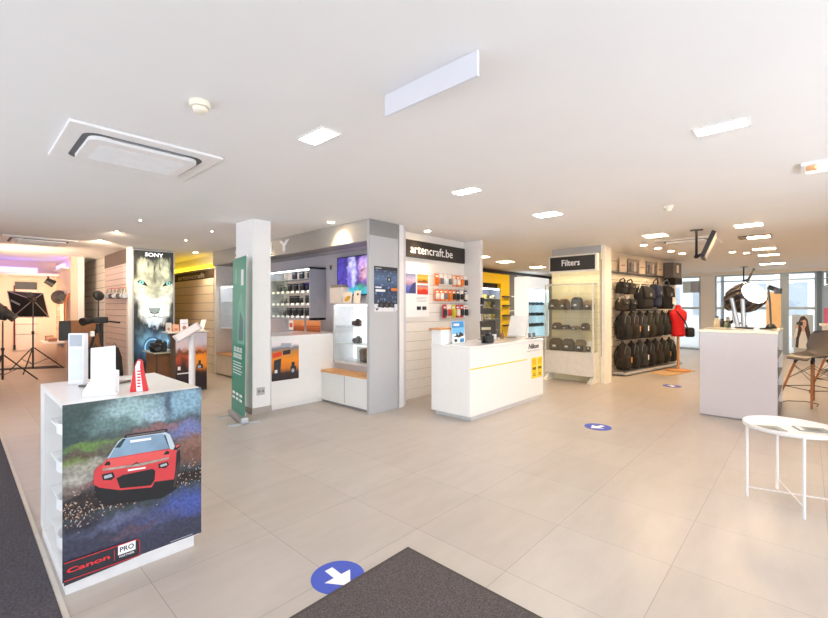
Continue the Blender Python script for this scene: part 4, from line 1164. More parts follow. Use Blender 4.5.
# ------------------------------------------------------------------ filters cabinet
fc = thing('filter_cabinet', 'tall white glass fronted cabinet under a black filters sign', 'cabinet', (8.05, 3.3, 0))
FX, FY0, FY1 = 7.90, 2.86, 3.80
MB().box(FX, 8.118, FY0, FY1, .14, .575, .003).build('base', M('cabinet_white', (232, 228, 218), .35), fc)
for y in (FY0 + .02, FY1 - .08):
    MB().poly([(FX - .10, y, .0005), (FX + .22, y, .0005), (FX + .22, y, .12), (FX + .10, y, .138), (FX - .04, y, .05), (FX - .10, y, .035)], (0, .06, 0)).build('foot', MC['cabinet_white'], fc)
f = MB(); z0, z1 = .576, 1.86
for y in (FY0, FY1 - .025):
    f.box(FX, FX + .025, y, y + .025, z0, z1)
f.box(FX, FX + .025, FY0 + .025, FY1 - .025, z1 - .025, z1).box(FX + .025, 8.118, FY0, FY0 + .02, z1 - .025, z1).box(FX + .025, 8.118, FY1 - .02, FY1, z1 - .025, z1)
fr_ = f.build('glass_frame', MC['cabinet_white'], fc)
MB().box(FX + .008, FX + .014, FY0 + .026, FY1 - .026, z0 + .001, z1 - .026).build('glass_front', GLASS, fr_)
MB().box(FX + .026, 8.117, FY0 + .006, FY0 + .012, z0 + .001, z1 - .026).build('glass_side', GLASS, fr_)
MB().box(FX + .04, FX + .06, FY0 + .05, FY1 - .05, z1 - .02, z1 - .008).build('led_strip', light_mat('led_strip_cream', (255, 240, 196), 9.), fr_)
for z in (.985, 1.365):
    MB().box(FX + .03, 8.116, FY0 + .03, FY1 - .03, z - .008, z).build('glass_shelf', GLASS, fc)
sb = slats(MB(), frameX(8.135, 3.76, .0), .94, H - .15, .12, .006, .012)
sb.use(0).box(8.136, 8.46, 2.82, 3.76, 0.0005, H - .15)
sb.build('back_slats', [M('filter_back', (240, 230, 196), .5), M('filter_groove', (208, 198, 168), .6)], fc)
MB().box(8.136, 8.46, 2.82, 3.76, H - .149, H - .003).build('top_panel', GREY, fc)
MB().box(8.119, 8.47, 2.735, 2.81, 0.0005, H - .003).build('upright_panel', M('upright_cream', (240, 234, 222), .4), fc)
MB().box(8.116, 8.1189, 2.79, 2.80, .5, 2.3).build('slot_strip', MIDG, fc)
sg = MB().box(7.78, 7.90, 2.76, 3.66, 2.07, 2.39, .004).build('sign_box', MC['cabinet_white'], fc)
MB().box(7.772, 7.7795, 2.79, 3.63, 2.10, 2.36).build('sign_face', M('filter_sign', (48, 46, 40), .35), sg)
MB().box(7.90, 8.135, 3.1, 3.4, 2.15, 2.2).build('sign_arm', MIDG, sg)
text('lettering', 'Filters', frameX(7.772, 3.40, 2.185), 0, 0, .34, .115, PAPER, sg, .001, .004, .01)


def make_pouch(name, label, loc, w, d, hh, rz, mat, group):
    t = thing(name, label, 'camera pouch', loc, rz, group)
    MB().loft([(0, 0, 0, w * .46, d * .46, 5), (hh * .08, 0, 0, w * .5, d * .5, 5), (hh * .62, 0, 0, w * .5, d * .48, 4), (hh * .86, 0, .0, w * .42, d * .36, 4), (hh, 0, .0, w * .30, d * .22, 3)], 24).build('body', mat, t, False)
    MB().loft([(hh * .08, 0, -d * .5, w * .36, d * .09, 4), (hh * .14, 0, -d * .5, w * .38, d * .11, 4), (hh * .48, 0, -d * .5, w * .38, d * .1, 4), (hh * .54, 0, -d * .49, w * .34, d * .05, 4)], 18).build('front_pocket', M('pouch_pocket', (72, 62, 50), .8), t, False)
    MB().box(-w * .13, w * .13, -d * .63, -d * .605, hh * .30, hh * .46).build('badge', PAPER, t, False)
    return t


KHAKI = M('pouch_khaki', (88, 76, 58), .8, var=.2, vs=40); OLIVE = M('pouch_brown', (116, 90, 66), .8, var=.2, vs=40); CHAR = M('pouch_charcoal', (62, 60, 58), .8, var=.2, vs=40); TAN = M('pouch_tan', (150, 128, 98), .8, var=.15, vs=40)
rows = (('upper', 1.3655, ((3.66, .20, .175, KHAKI, 'khaki'), (3.46, .19, .175, OLIVE, 'brown'), (3.21, .20, .20, CHAR, 'charcoal'), (2.99, .17, .15, TAN, 'tan'))),
        ('middle', .9855, ((3.60, .16, .11, KHAKI, 'low khaki'), (3.42, .14, .075, CHAR, 'flat charcoal'), (3.24, .15, .065, TAN, 'flat tan'), (3.05, .13, .11, KHAKI, 'upright khaki'))),
        ('bottom', .577, ((3.62, .23, .20, KHAKI, 'khaki'), (3.38, .22, .195, KHAKI, 'dark khaki'), (3.14, .20, .19, TAN, 'tan topped'), (2.965, .10, .175, PAPER, 'white boxed'))))
for rn, z, its in rows:
    for k, (y, w_, hh, m, cn) in enumerate(its):
        make_pouch('camera_pouch', '%s camera pouch, %s from the left on the %s shelf of the filters cabinet' % (cn, ORD[k], rn), (8.02, y, z + .0005), w_ * 1.06, .16, hh * 1.18, RZX, m, 'pouches in the filters cabinet')

# ------------------------------------------------------------------ backpacks and shoulder bags
BLK = M('pack_black', (24, 23, 24), .85, var=.25, vs=40, bump=.15); GRN = M('pack_olive', (40, 39, 30), .85, var=.25, vs=40, bump=.15); GRA = M('pack_slate', (38, 39, 42), .85, var=.25, vs=40, bump=.15)
BRW = M('pack_umber', (40, 34, 28), .85, var=.25, vs=40, bump=.15); NAV = M('pack_navy', (30, 40, 66), .85, var=.2, vs=40, bump=.15); SILV = M('pack_silver', (118, 120, 124), .7, var=.2, vs=30)


def make_backpack(name, label, s, z, w, hh, d, mat, yaw=0., tagm=None, group='backpacks on the wall'):
    """hangs with its top at height z"""
    c = bw(s, .09 + d / 2, z - hh)
    t = thing(name, label, 'backpack', tuple(c), BR + yaw, group)
    MB().loft([(0, 0, 0, w * .40, d * .40, 4), (hh * .05, 0, 0, w * .47, d * .48, 4), (hh * .3, 0, 0, w * .5, d * .5, 4), (hh * .65, 0, .0, w * .47, d * .46, 4), (hh * .86, 0, .01, w * .40, d * .36, 3), (hh * .95, 0, .015, w * .28, d * .24, 2.5), (hh, 0, .02, w * .12, d * .12, 2)], 26).build('body', mat, t, False)
    MB().loft([(hh * .08, 0, -d * .50, w * .32, d * .10, 4), (hh * .14, 0, -d * .51, w * .37, d * .14, 4), (hh * .42, 0, -d * .50, w * .37, d * .13, 4), (hh * .52, 0, -d * .47, w * .28, d * .07, 3)], 20).build('front_pocket', mat, t, False)
    MB().tube([(-w * .12, d * .1, hh * .95), (-w * .10, d * .12, hh * 1.06), (w * .10, d * .12, hh * 1.06), (w * .12, d * .1, hh * .95)], .012, 8).build('carry_handle', BLACK, t, False)
    for sg_ in (-1, 1):
        MB().tube([(sg_ * w * .3, d * .30, hh * .9), (sg_ * w * .46, d * .54, hh * .6), (sg_ * w * .42, d * .50, hh * .15)], .015, 8).build('shoulder_strap', BLACK, t, False)
        MB().loft([(hh * .1, sg_ * w * .50, -.01, .018, d * .22, 3), (hh * .2, sg_ * w * .525, -.01, .026, d * .28, 3), (hh * .4, sg_ * w * .52, -.01, .022, d * .26, 3), (hh * .45, sg_ * w * .49, -.01, .012, d * .2, 3)], 14).build('side_pocket', mat, t, False)
    MB().tube([(-w * .36, -d * .40, hh * .55), (-w * .3, -d * .44, hh * .80), (0, -d * .36, hh * .93), (w * .3, -d * .44, hh * .80), (w * .36, -d * .40, hh * .55)], .005, 6).build('zip', SILV, t, False)
    if tagm:
        MB().box(w * .16, w * .30, -d * .66, -d * .655, hh * .28, hh * .48).build('price_tag', tagm, t, False)
    return t


ORG = M('tag_amber', (226, 150, 60), .6)
midrow = tuple((.24 + k * .375, m, cn, tg, .305) for k, (m, cn, tg) in enumerate(((BLK, 'black', None), (BRW, 'dark brown', ORG), (GRA, 'slate', PAPER), (GRN, 'olive', None), (GRN, 'olive green', None), (GRA, 'slate grey', None), (BLK, 'black', None))))
for k, (s, m, cn, tg, w_) in enumerate(midrow):
    make_backpack('backpack', '%s backpack, %s from the left in the middle row of the bag wall' % (cn, ORD[k]), s, 1.31, w_, .56 - .02 * (k > 4), .21, m, .05 if k % 2 else -.04, tg)
lowrow = tuple((.24 + k * .375, m, cn, tg, .305) for k, (m, cn, tg) in enumerate(((BRW, 'dark brown', ORG), (BLK, 'black', None), (GRA, 'slate', PAPER), (BLK, 'black', None), (BRW, 'umber', None), (GRN, 'olive', ORG), (BLK, 'black', PAPER))))
for k, (s, m, cn, tg, w_) in enumerate(lowrow):
    make_backpack('backpack', '%s backpack, %s from the left in the bottom row of the bag wall' % (cn, ORD[k]), s, .67, w_, .54, .21, m, .05 if k % 2 else -.05, tg)


def make_shoulder_bag(name, label, s, z, w, hh, d, mat, strapm, yaw=0., tagm=None, out=.08):
    c = bw(s, out + d / 2, z)
    t = thing(name, label, 'bag', tuple(c), BR + yaw, 'shoulder bags on the top row')
    MB().loft([(0, 0, 0, w * .44, d * .42, 4), (hh * .12, 0, 0, w * .5, d * .5, 4), (hh * .6, 0, 0, w * .5, d * .5, 4), (hh * .88, 0, 0, w * .44, d * .40, 3), (hh, 0, 0, w * .3, d * .2, 2.5)], 26).build('body', mat, t, False)
    MB().loft([(hh * .46, 0, -d * .47, w * .45, d * .08, 4), (hh * .5, 0, -d * .49, w * .47, d * .1, 4), (hh * .86, 0, -d * .42, w * .45, d * .1, 4), (hh * .96, 0, -d * .26, w * .36, d * .08, 3)], 22).build('flap', mat, t, False)
    MB().tube([(-w * .46, 0, hh * .7), (-w * .36, -d * .1, hh * 1.12), (0, -d * .2, hh * 1.26), (w * .36, -d * .1, hh * 1.12), (w * .46, 0, hh * .7)], .014, 8).build('strap', strapm, t, False)
    MB().box(-w * .08, w * .08, -d * .60, -d * .58, hh * .55, hh * .68).build('buckle', SILV, t, False)
    if tagm:
        MB().box(-w * .02, w * .34, -d * .66, -d * .655, hh * .2, hh * .5).build('label_card', tagm, t, False)
    return t


STR = M('strap_grey', (150, 146, 140), .7); WLT = M('strap_pale', (222, 216, 204), .7)
make_shoulder_bag('shoulder_bag', 'small black camera bag at the upper left of the bag wall', .22, 1.70, .26, .25, .18, BLK, BLACK)
make_shoulder_bag('shoulder_bag', 'small black camera bag at the top, second from the left, beside the first', .53, 1.69, .27, .25, .18, BRW, BLACK)
make_shoulder_bag('shoulder_bag', 'umber camera bag below the upper pair of small black bags, leftmost', .22, 1.35, .29, .25, .19, BRW, STR)
make_shoulder_bag('shoulder_bag', 'black camera bag with pale strap below the upper pair, second from the left', .55, 1.35, .30, .25, .19, BLK, WLT)
make_shoulder_bag('shoulder_bag', 'big black bag with pale crossing straps in the top row', 1.10, 1.38, .66, .50, .26, BLK, WLT, .1)
make_shoulder_bag('shoulder_bag', 'navy and black bag right of the big bag with pale straps', 1.66, 1.42, .38, .52, .24, NAV, BLACK, .1)
make_shoulder_bag('shoulder_bag', 'dark bag with a bright white label card at the right end of the top row', 2.16, 1.38, .48, .54, .26, BLK, SILV, 0, PAPER)
# picture panels along the top of the bag wall
CAFE = M('panel_cream', (226, 206, 184), .5); GPH = ramp_mat('panel_photo', [(0, (90, 80, 78)), (.4, (150, 136, 128)), (.6, (110, 98, 94)), (.8, (180, 168, 160)), (1, (120, 108, 104))], noise=.9, ns=7)
for k, (s, w_, m, l) in enumerate(((.30, .30, CAFE, 'cream picture panel above the bags, leftmost'), (.66, .44, GPH, 'grey photo panel above the bags, left of the two'), (1.16, .30, CAFE, 'cream picture panel above the bags, in the middle'), (1.52, .46, GPH, 'grey photo panel above the bags, right of the two'), (2.06, .30, CAFE, 'cream picture panel above the bags, rightmost'))):
    frp = (bw(s, .075, 2.17), BD, Vector((0, 0, 1)), BN)
    lay = [(M('panel_ink', (150, 92, 84), .5), [(.25, .42), (.8, .45), (.8, .52), (.25, .49)])] if m is CAFE else [(M('panel_dark', (70, 62, 62), .5), [(.1, .05), (.3, .1), (.35, .8), (.15, .7)]), (M('panel_light', (206, 196, 188), .5), [(.6, .1), (.85, .1), (.8, .85), (.62, .8)])]
    poster_wall('picture_panel', l, 'picture', frp, w_, .29, m, lay, 'picture panels over the bags', .01)
struct('trim_picture_ledge', MB().poly([bw(.05, .02, 2.13), bw(BL - .55, .02, 2.13), bw(BL - .55, .10, 2.13), bw(.05, .10, 2.13)], (0, 0, .03)), DARKG)
t = thing('stacked_cases', 'dark grey camera case on the high ledge at the right end of the bag wall', 'case', tuple(bw(2.60, .2, 2.0)))
bl_ = Matrix.Translation(bw(2.58, .2, 2.02)) @ Matrix.Rotation(BR, 4, 'Z')
MB().box(-.2, .26, -.11, .11, .10, .46, .01, bl_).build('upper_case', M('case_grey', (98, 94, 92), .6), t)
MB().box(-.02, .10, -.112, -.1105, .22, .40, 0, bl_).build('label_card', CAFE, t)
MB().box(-.16, .26, -.13, .11, -.06, .098, .02, bl_).build('lower_case', BLK, t)

# red bust with sling bag
mx, my = 10.87, 2.10
bu = thing('bust_form', 'red dressmaker bust on a wooden pole beside the backpacks', 'mannequin', (mx, my, .0115), math.radians(-47))
MB().loft([(0.760, 0, 0, 0.114, 0.079, 2.2), (0.795, 0, 0, 0.145, 0.101, 2.3), (0.917, 0, 0, 0.132, 0.092, 2.3), (1.022, 0, 0, 0.128, 0.088, 2.3), (1.145, 0, -.01, 0.163, 0.110, 2.5), (1.232, 0, 0, 0.176, 0.101, 2.6), (1.302, 0, 0, 0.172, 0.088, 2.6), (1.346, 0, 0, 0.123, 0.070, 2.3), (1.373, 0, 0, 0.062, 0.057, 2), (1.416, 0, 0, 0.055, 0.053, 2), (1.442, 0, 0, 0.048, 0.046, 2)], 28).build('torso', REDCLOTH, bu, False)
MB().tube([(0, 0, .03), (0, 0, .765)], .028, 14).build('pole', WOOD, bu, False)
MB().loft([(.0005, 0, 0, .24, .17, 2.4), (.03, 0, 0, .235, .165, 2.4), (.035, 0, 0, .22, .15, 2.4)], 28).build('base', WOOD, bu, False)
MB().lathe([(.045, 1.442), (.03, 1.46), (0, 1.462)], 16).build('neck_cap', REDCLOTH, bu, False)
mt = Matrix.Translation((mx, my, 0)) @ Matrix.Rotation(math.radians(-47), 4, 'Z')
t = thing('sling_bag', 'small black sling bag hanging across the red bust', 'bag', tuple(mt @ Vector((.24, -.04, .9))))
MB().tube([mt @ Vector(q) for q in ((-.11, -.105, 1.345), (-.03, -.135, 1.23), (.07, -.135, 1.09), (.165, -.07, .95), (.22, 0, .89))], .014, 8).build('strap', BLACK, t)
MB().tube([mt @ Vector(q) for q in ((-.11, .10, 1.345), (.04, .12, 1.2), (.165, .11, 1.02), (.235, .03, .91))], .014, 8).build('strap', BLACK, t)
MB().loft([(.76, .24, -.02, .07, .05, 4), (.79, .245, -.02, .09, .055, 4), (.94, .245, -.02, .09, .055, 4), (.97, .24, -.02, .06, .04, 4)], 18, mt).build('body', BLK, t)

# ------------------------------------------------------------------ white counter at right with the studio light
wc = thing('display_counter', 'tall plain white counter at right carrying the studio light', 'counter', (7.3, .64, 0))
CX0, CX1, CY0, CY1 = 6.645, 8.05, .262, 1.04
MB().box(CX0, CX0 + .03, CY0, CY1, .02, 1.085).build('front_panel', M('counter_front_shaded', (192, 185, 187), .12, var=.008), wc)  # white front coloured darker for the shade it stands in
MB().box(CX0, CX1, CY0 - .008, CY1 + .008, 1.087, 1.12, .003).build('worktop', M('counter_top', (232, 228, 206), .12), wc)
b = MB(); b.box(CX0 + .031, CX1, CY0 + .20, CY1, .02, 1.085); b.box(CX1 - .03, CX1, CY0, CY0 + .199, .02, 1.085)
b.build('carcass', WHITE, wc)
MB().box(CX0 + .02, CX1, CY0 + .02, CY1, .0005, .0195).build('plinth', MIDG, wc)
MB().box(CX0 + .031, CX1 - .031, CY0 + .194, CY0 + .199, .02, 1.085).build('niche_back', M('niche_back', (122, 108, 88), .5), wc)
for k, z in enumerate((.06, .30, .55, .80)):
    MB().box(CX0 + .031, CX1 - .031, CY0 + .0, CY0 + .193, z - .014, z).build('niche_shelf', M('niche_shelf', (150, 142, 128), .4), wc)
    for j in range(4):
        x = CX0 + .14 + j * .31 + .04 * (k % 2)
        t = thing('accessory_box', 'small dark accessory in the counter side niche, %s from the front on the %s shelf' % (ORD[j], ('lowest', 'second', 'third', 'top')[k]), 'accessory', (x, CY0 + .09, z), 0, 'accessories in the counter niche')
        hh = .10 + .05 * ((j + k) % 3)
        MB().loft([(0, 0, 0, .06, .05, 4), (hh * .7, 0, 0, .06, .05, 4), (hh, 0, 0, .04, .035, 3)], 14).build('body', (BLACK, INK, KHAKI, DARKG)[(j + k) % 4], t, False)
        MB().box(-.03, .03, -.056, -.0505, hh * .2, hh * .5).build('label_strip', PALEINK, t, False)

T = 1.1205
sl = thing('studio_light', 'studio flash with ribbed black octagonal softbox and glowing white disc on the right counter', 'studio light', (7.8, .70, T))
ctr = Vector((7.67, .55, 1.61)); look = (Vector((-.60, -.68, .40))).normalized()   # the way the disc faces
look.normalize()
up = Vector((0, 0, 1)); rt = look.cross(up).normalized(); up = rt.cross(look).normalized()
up = up * .84; rm = Matrix.Translation(ctr) @ Matrix((( rt.x, up.x, look.x, 0), (rt.y, up.y, look.y, 0), (rt.z, up.z, look.z, 0), (0, 0, 0, 1)))
n = 16; pr = [(.05, -.42), (.15, -.38), (.225, -.28), (.245, -.16), (.226, -.04), (.192, .0)]
sh = MB(); vs = []
for r_, z in pr:
    for k in range(n * 2):
        a = 2 * PI * k / (n * 2); q = r_ * (1 if k % 2 == 0 else .94); vs.append(rm @ Vector((q * math.cos(a), q * math.sin(a), z)))
m_ = n * 2
sh._add(vs, [(i * m_ + k, i * m_ + (k + 1) % m_, (i + 1) * m_ + (k + 1) % m_, (i + 1) * m_ + k) for i in range(len(pr) - 1) for k in range(m_)])
sh.build('softbox_shell', M('softbox_black', (38, 34, 35), .6), sl)
MB().lathe([(0, .012), (.12, .010), (.178, .002), (.186, -.004)], 32, mtx=rm).build('diffuser', light_mat('studio_glow', (255, 252, 246), 3.0), sl)
rb = MB()
for k in range(n):
    a = 2 * PI * k / n; rb.tube([rm @ Vector((r_ * 1.01 * math.cos(a), r_ * 1.01 * math.sin(a), z)) for r_, z in pr], .004, 5)
rb.build('ribs', M('softbox_rib', (120, 92, 88), .5), sl)
MB().tube([rm @ Vector((0, 0, -.42)), rm @ Vector((0, 0, -.49))], .062, 18).build('flash_head', BLACK, sl)
st = rm @ Vector((0, -.05, -.40)); 
MB().tube([(st.x, st.y, T + .05), (st.x, st.y, st.z)], .016).build('stand_pole', CHROME, sl)
for k in range(3):
    a = k * 2 * PI / 3 + .4
    MB().tube([(st.x, st.y, T + .10), (st.x + .17 * math.cos(a), st.y + .17 * math.sin(a), T + .008)], .011).build('stand_foot', BLACK, sl)
for (pa, pb, ya, yb, l) in ((731.5, 738, 298, 327, 'silver flat tripod column leaning left under the softbox'), (742.5, 744, 299, 326, 'upright silver flat column beneath the softbox')):
    a = onX(7.45, pa, ya); c = onX(7.45, pb, yb)
    t = thing('folded_stand', l, 'stand', (c.x, c.y, T), 0, 'silver stands on the right counter')
    MB().tube([(c.x, c.y, T + .012), (a.x, a.y, a.z)], .035, 4).build('column', ALU, t)
    MB().box(c.x - .04, c.x + .04, c.y - .04, c.y + .04, T, T + .014, .004).build('base', BLACK, t)
# camera arm right of it, no lamp inside
a = onX(7.7, 771, 330); top = onX(7.7, 768, 287)
t = thing('camera_arm_stand', 'black camera arm on a stand with a splayed black foot, right of the glowing disc', 'camera arm', (a.x, a.y, T))
MB().loft([(T, a.x, a.y, .13, .07, 3), (T + .03, a.x, a.y, .10, .05, 3), (T + .06, a.x + .02, a.y, .035, .03, 2)], 20).build('foot', BLACK, t)
MB().tube([(a.x, a.y, T + .05), (a.x, a.y + .01, T + .34), (top.x, top.y, top.z)], .012).build('post', DARKG, t)
q = onX(7.7, 778, 290)
MB().tube([(top.x, top.y, top.z), (q.x, q.y, q.z)], [.035, .028], 10).build('head', BLACK, t)
MB().tube([(q.x, q.y, q.z + .02), (q.x, q.y, q.z - .05)], [.05, .042], 12).build('lens_hood', DARKG, t)
for i, (x, y, hh, m, l) in enumerate(((7.55, .97, .16, M('jar_beige', (206, 190, 160), .5), 'beige bottle at the left end of the right counter'), (7.72, .93, .12, DARKG, 'dark bottle near the left end of the right counter'), (7.62, .86, .09, M('jar_green', (120, 130, 104), .5), 'greenish jar beside the silver column on the right counter'), (7.9, .88, .14, M('jar_sand', (190, 170, 140), .5), 'sand coloured bottle behind the green jar on the right counter'))):
    t = thing('bottle', l, 'bottle', (x, y, T), 0, 'bottles on the right counter')
    MB().lathe([(.036, 0), (.038, hh * .1), (.038, hh * .62), (.02, hh * .78), (.018, hh * .9)], 18).build('glass', m, t, False)
    MB().lathe([(.021, hh * .88), (.021, hh)], 14).build('cap', BLACK, t, False)
for i, (x, y, l) in enumerate(((7.35, .60, 'flat black cable coil on the right counter'), (7.3, .40, 'flat dark plate on the front of the right counter'))):
    t = thing('flat_part', l, 'accessory', (x, y, T), 0)
    MB().lathe([(.07, .0), (.07, .014), (.045, .014), (.045, .004)], 24).build('ring', BLACK, t, False)
    MB().box(.06, .13, -.008, .008, .0, .008).build('cable_end', BLACK, t, False)

# ------------------------------------------------------------------ bar stools
SHELL = M('stool_shell', (96, 90, 88), .45, var=.02)


def make_stool(name, label, loc, rz):
    t = thing(name, label, 'bar stool', loc, rz, 'bar stools at the right counter')
    SH = .68
    # profile: x forward (+x is the front lip), z height, half width, side lift
    prof = [(.23, SH - .035, .17, .0), (.215, SH + .0, .19, .01), (.16, SH + .012, .215, .02), (.06, SH + .0, .23, .05), (-.06, SH - .005, .235, .06), (-.15, SH + .02, .235, .075), (-.205, SH + .09, .23, .07), (-.235, SH + .2, .225, .05), (-.26, SH + .32, .205, .03), (-.272, SH + .385, .17, .0), (-.275, SH + .40, .12, -.015)]
    m = 13; vs = []
    for i, (x, z, w_, lift) in enumerate(prof):
        for k in range(m):
            u_ = -1 + 2 * k / (m - 1); e_ = abs(u_) ** 3
            fwd = e_ * (.10 if i > 5 else 0)
            vs.append(Vector((x + fwd, u_ * w_, z + lift * e_ * (1 if i <= 6 else .6))))
    mb_ = MB(); mb_._add(vs, [(i * m + k, i * m + k + 1, (i + 1) * m + k + 1, (i + 1) * m + k) for i in range(len(prof) - 1) for k in range(m - 1)], True)
    o = mb_.build('seat_shell', SHELL, t, False); so = o.modifiers.new('thickness', 'SOLIDIFY'); so.thickness = .012; so.offset = -1
    sub = o.modifiers.new('smooth', 'SUBSURF'); sub.levels = 1; sub.render_levels = 2
    for sx, sy in ((1, 1), (1, -1), (-1, 1), (-1, -1)):
        MB().tube([(sx * .13, sy * .13, SH - .055), (sx * .275, sy * .275, .0005)], [.018, .012], 12).build('leg', LEGWOOD, t, False)
        MB().tube([(sx * .10, sy * .10, SH - .022), (sx * .13, sy * .13, SH - .05), (sx * .135, sy * .135, SH - .08)], .02, 10).build('bracket', BLACK, t, False)

    def lp(sx, sy, z):
        f_ = (SH - .055 - z) / (SH - .055); r_ = .13 + .145 * f_
        return Vector((sx * r_, sy * r_, z))
    cr = ((1, 1), (1, -1), (-1, -1), (-1, 1))
    for i in range(4):
        a_, b2 = cr[i], cr[(i + 1) % 4]
        MB().tube([lp(*a_, .24), lp(*b2, .24)], .006, 8).build('footrest_bar', BLACK, t, False)
        MB().tube([lp(*a_, .56), lp(*b2, .36)], .0035, 6).build('cross_wire', BLACK, t, False)
        MB().tube([lp(*a_, .36), lp(*b2, .56)], .0035, 6).build('cross_wire', BLACK, t, False)
    return t


stool = make_stool('bar_stool', 'grey shell bar stool with wooden legs next to the tall right counter', (8.43, -.055, 0), math.radians(133))
dup(stool, (9.68, -.40, 0), math.radians(150), 'second grey shell bar stool with wooden legs, behind the nearer one at the right edge')
cb = MB().tube([(8.3, .30, .006), (8.5, .22, .006), (8.62, .02, .006), (8.5, -.12, .006), (8.3, -.1, .006)], .005, 6)
tag(cb.build('floor_cable', BLACK), 'thin dark cable looping on the floor under the nearer stool', 'cable')
rd = thing('reception_desk', 'white desk beyond the stools at the right edge', 'desk', (13.4, -.75, 0))
MB().box(13.1, 13.8, -1.4, -.25, .05, 1.0, .004).build('body', WHITE, rd); MB().box(13.05, 13.85, -1.45, -.2, 1.001, 1.04, .004).build('worktop', PAPER, rd)
MB().box(13.15, 13.8, -1.38, -.28, .0005, .05).build('plinth', MIDG, rd)

# ------------------------------------------------------------------ round tray table
tt = thing('tray_table', 'round white metal tray table with crossed legs at right', 'table', (4.069, .095, 0))
TW = M('tray_white', (228, 226, 226), .3, var=.005); tc_ = Vector((4.069, .095, 0)); rT = .255
MB().lathe([(0, .530), (rT + .004, .530), (rT + .012, .538), (rT + .014, .562), (rT + .008, .562), (rT + .002, .540), (0, .537)], 48, c=tuple(tc_)).build('tray', TW, tt)
lg = [Vector((4.007, .331, 0)), Vector((3.818, .017, 0)), Vector((4.131, -.141, 0)), Vector((4.32, .173, 0))]
for p_ in lg:
    MB().tube([p_ + Vector((0, 0, .0005)), p_ + Vector((0, 0, .548))], .0092, 12).build('leg', TW, tt)
MB().tube([lg[0] + Vector((0, 0, .07)), lg[2] + Vector((0, 0, .07))], .005, 8).build('cross_bar', TW, tt)
MB().tube([lg[1] + Vector((0, 0, .082)), lg[3] + Vector((0, 0, .082))], .005, 8).build('cross_bar', TW, tt)
for i, (x, y, r_, l) in enumerate(((3.955, .21, .5, 'grey printed brochure at left on the round tray table'), (4.11, -.02, .35, 'grey printed brochure at right on the round tray table'))):
    t = thing('brochure', l, 'brochure', (x, y, .5385), 0, 'brochures on the tray table')
    mt = Matrix.Translation((x, y, .538)) @ Matrix.Rotation(r_, 4, 'Z')
    MB().box(-.065, .065, -.09, .09, 0, .005, 0, mt).build('pages', M('brochure_grey', (128, 136, 138), .4, var=.1, vs=20), t)
    MB().box(-.04, .035, -.05, .03, .0052, .006, 0, mt).build('picture', M('brochure_photo', (84, 94, 92), .4, var=.3, vs=40), t)
    MB().box(-.045, .045, .05, .075, .0052, .006, 0, mt).build('title', PAPER, t)

# ------------------------------------------------------------------ tall lion lightbox
LB = thing('lightbox', 'tall backlit lightbox with a lion face on the slatwall column', 'lightbox', (2.7, 9.6, 0))
LBX0, LBX1 = 2.335, 3.085
MB().box(LBX0, LBX1, 9.605, 9.69, .02, H - .012, .003).build('casing', M('lightbox_silver', (206, 206, 210), .35, .4), LB)
LW, LHt = LBX1 - LBX0 - .05, H - .08


def glow(name, rgb, e=.9, var=.12, vs=9):
    return M(name, rgb, .3, 0, e, var, vs)


LBG = blob_mat('lion_print', (34, 38, 42), [
    (.50, .72, .66, .28, (112, 116, 98), .45), (.27, .85, .30, .085, (206, 208, 180), .6), (.77, .85, .28, .085, (198, 202, 176), .6), (.5, .73, .52, .10, (150, 152, 128), .6),
    (.20, .715, .27, .07, (212, 214, 190), .6), (.82, .715, .25, .07, (208, 212, 188), .6), (.50, .67, .20, .11, (176, 178, 152), .7), (.25, .60, .30, .08, (222, 224, 210), .6), (.78, .60, .28, .08, (220, 222, 208), .6), (.50, .57, .40, .06, (226, 228, 218), .6),
    (.36, .51, .32, .055, (238, 240, 232), .6), (.66, .51, .32, .055, (238, 240, 232), .6), (.5, .45, .32, .05, (222, 230, 232), .6), (.46, .41, .2, .03, (186, 204, 214), .7),
    (.50, .875, .03, .07, (52, 54, 46), .9), (.50, .80, .05, .05, (120, 122, 102), .8), (.36, .88, .03, .04, (110, 112, 92), .9), (.64, .88, .03, .04, (110, 112, 92), .9),
    (.02, .52, .14, .12, (46, 50, 48), .6), (1.0, .52, .10, .12, (60, 64, 60), .6), (.03, .86, .12, .10, (40, 42, 40), .7), (.97, .87, .10, .10, (40, 42, 40), .7), (.5, .965, .8, .035, (44, 46, 44), .6),
    (.40, .24, .44, .13, (58, 92, 122), .7), (.70, .27, .26, .09, (104, 146, 174), .7), (.30, .30, .22, .06, (96, 136, 160), .7), (.15, .36, .16, .05, (72, 92, 104), .7), (.85, .10, .35, .14, (26, 34, 44), .7), (.1, .08, .4, .10, (24, 30, 40), .7)], emit=.5, warp=.035, ns=12, speck=(9, .18))
EYE_D = glow('lion_eye_rim', (36, 38, 32), .3); EYE_T = glow('lion_iris', (112, 172, 170), .9); NOSE = glow('lion_nose', (124, 134, 132), .8); LBLUE = glow('lens_blue', (52, 92, 124), .6); LBL2 = glow('lens_blue_light', (132, 176, 202), .8)
lay = []
for cx, s_ in ((.19, 1), (.86, -1)):
    lay += [(EYE_D, [(cx - .115 * s_, .752), (cx - .04 * s_, .768), (cx + .05 * s_, .760), (cx + .12 * s_, .735), (cx + .15 * s_, .716), (cx + .03 * s_, .728), (cx - .06 * s_, .736)]), (EYE_T, ell(cx - .005 * s_, .747, .06, .016, 14)), (EYE_D, ell(cx - .005 * s_, .747, .016, .008, 10))]
NV = .025
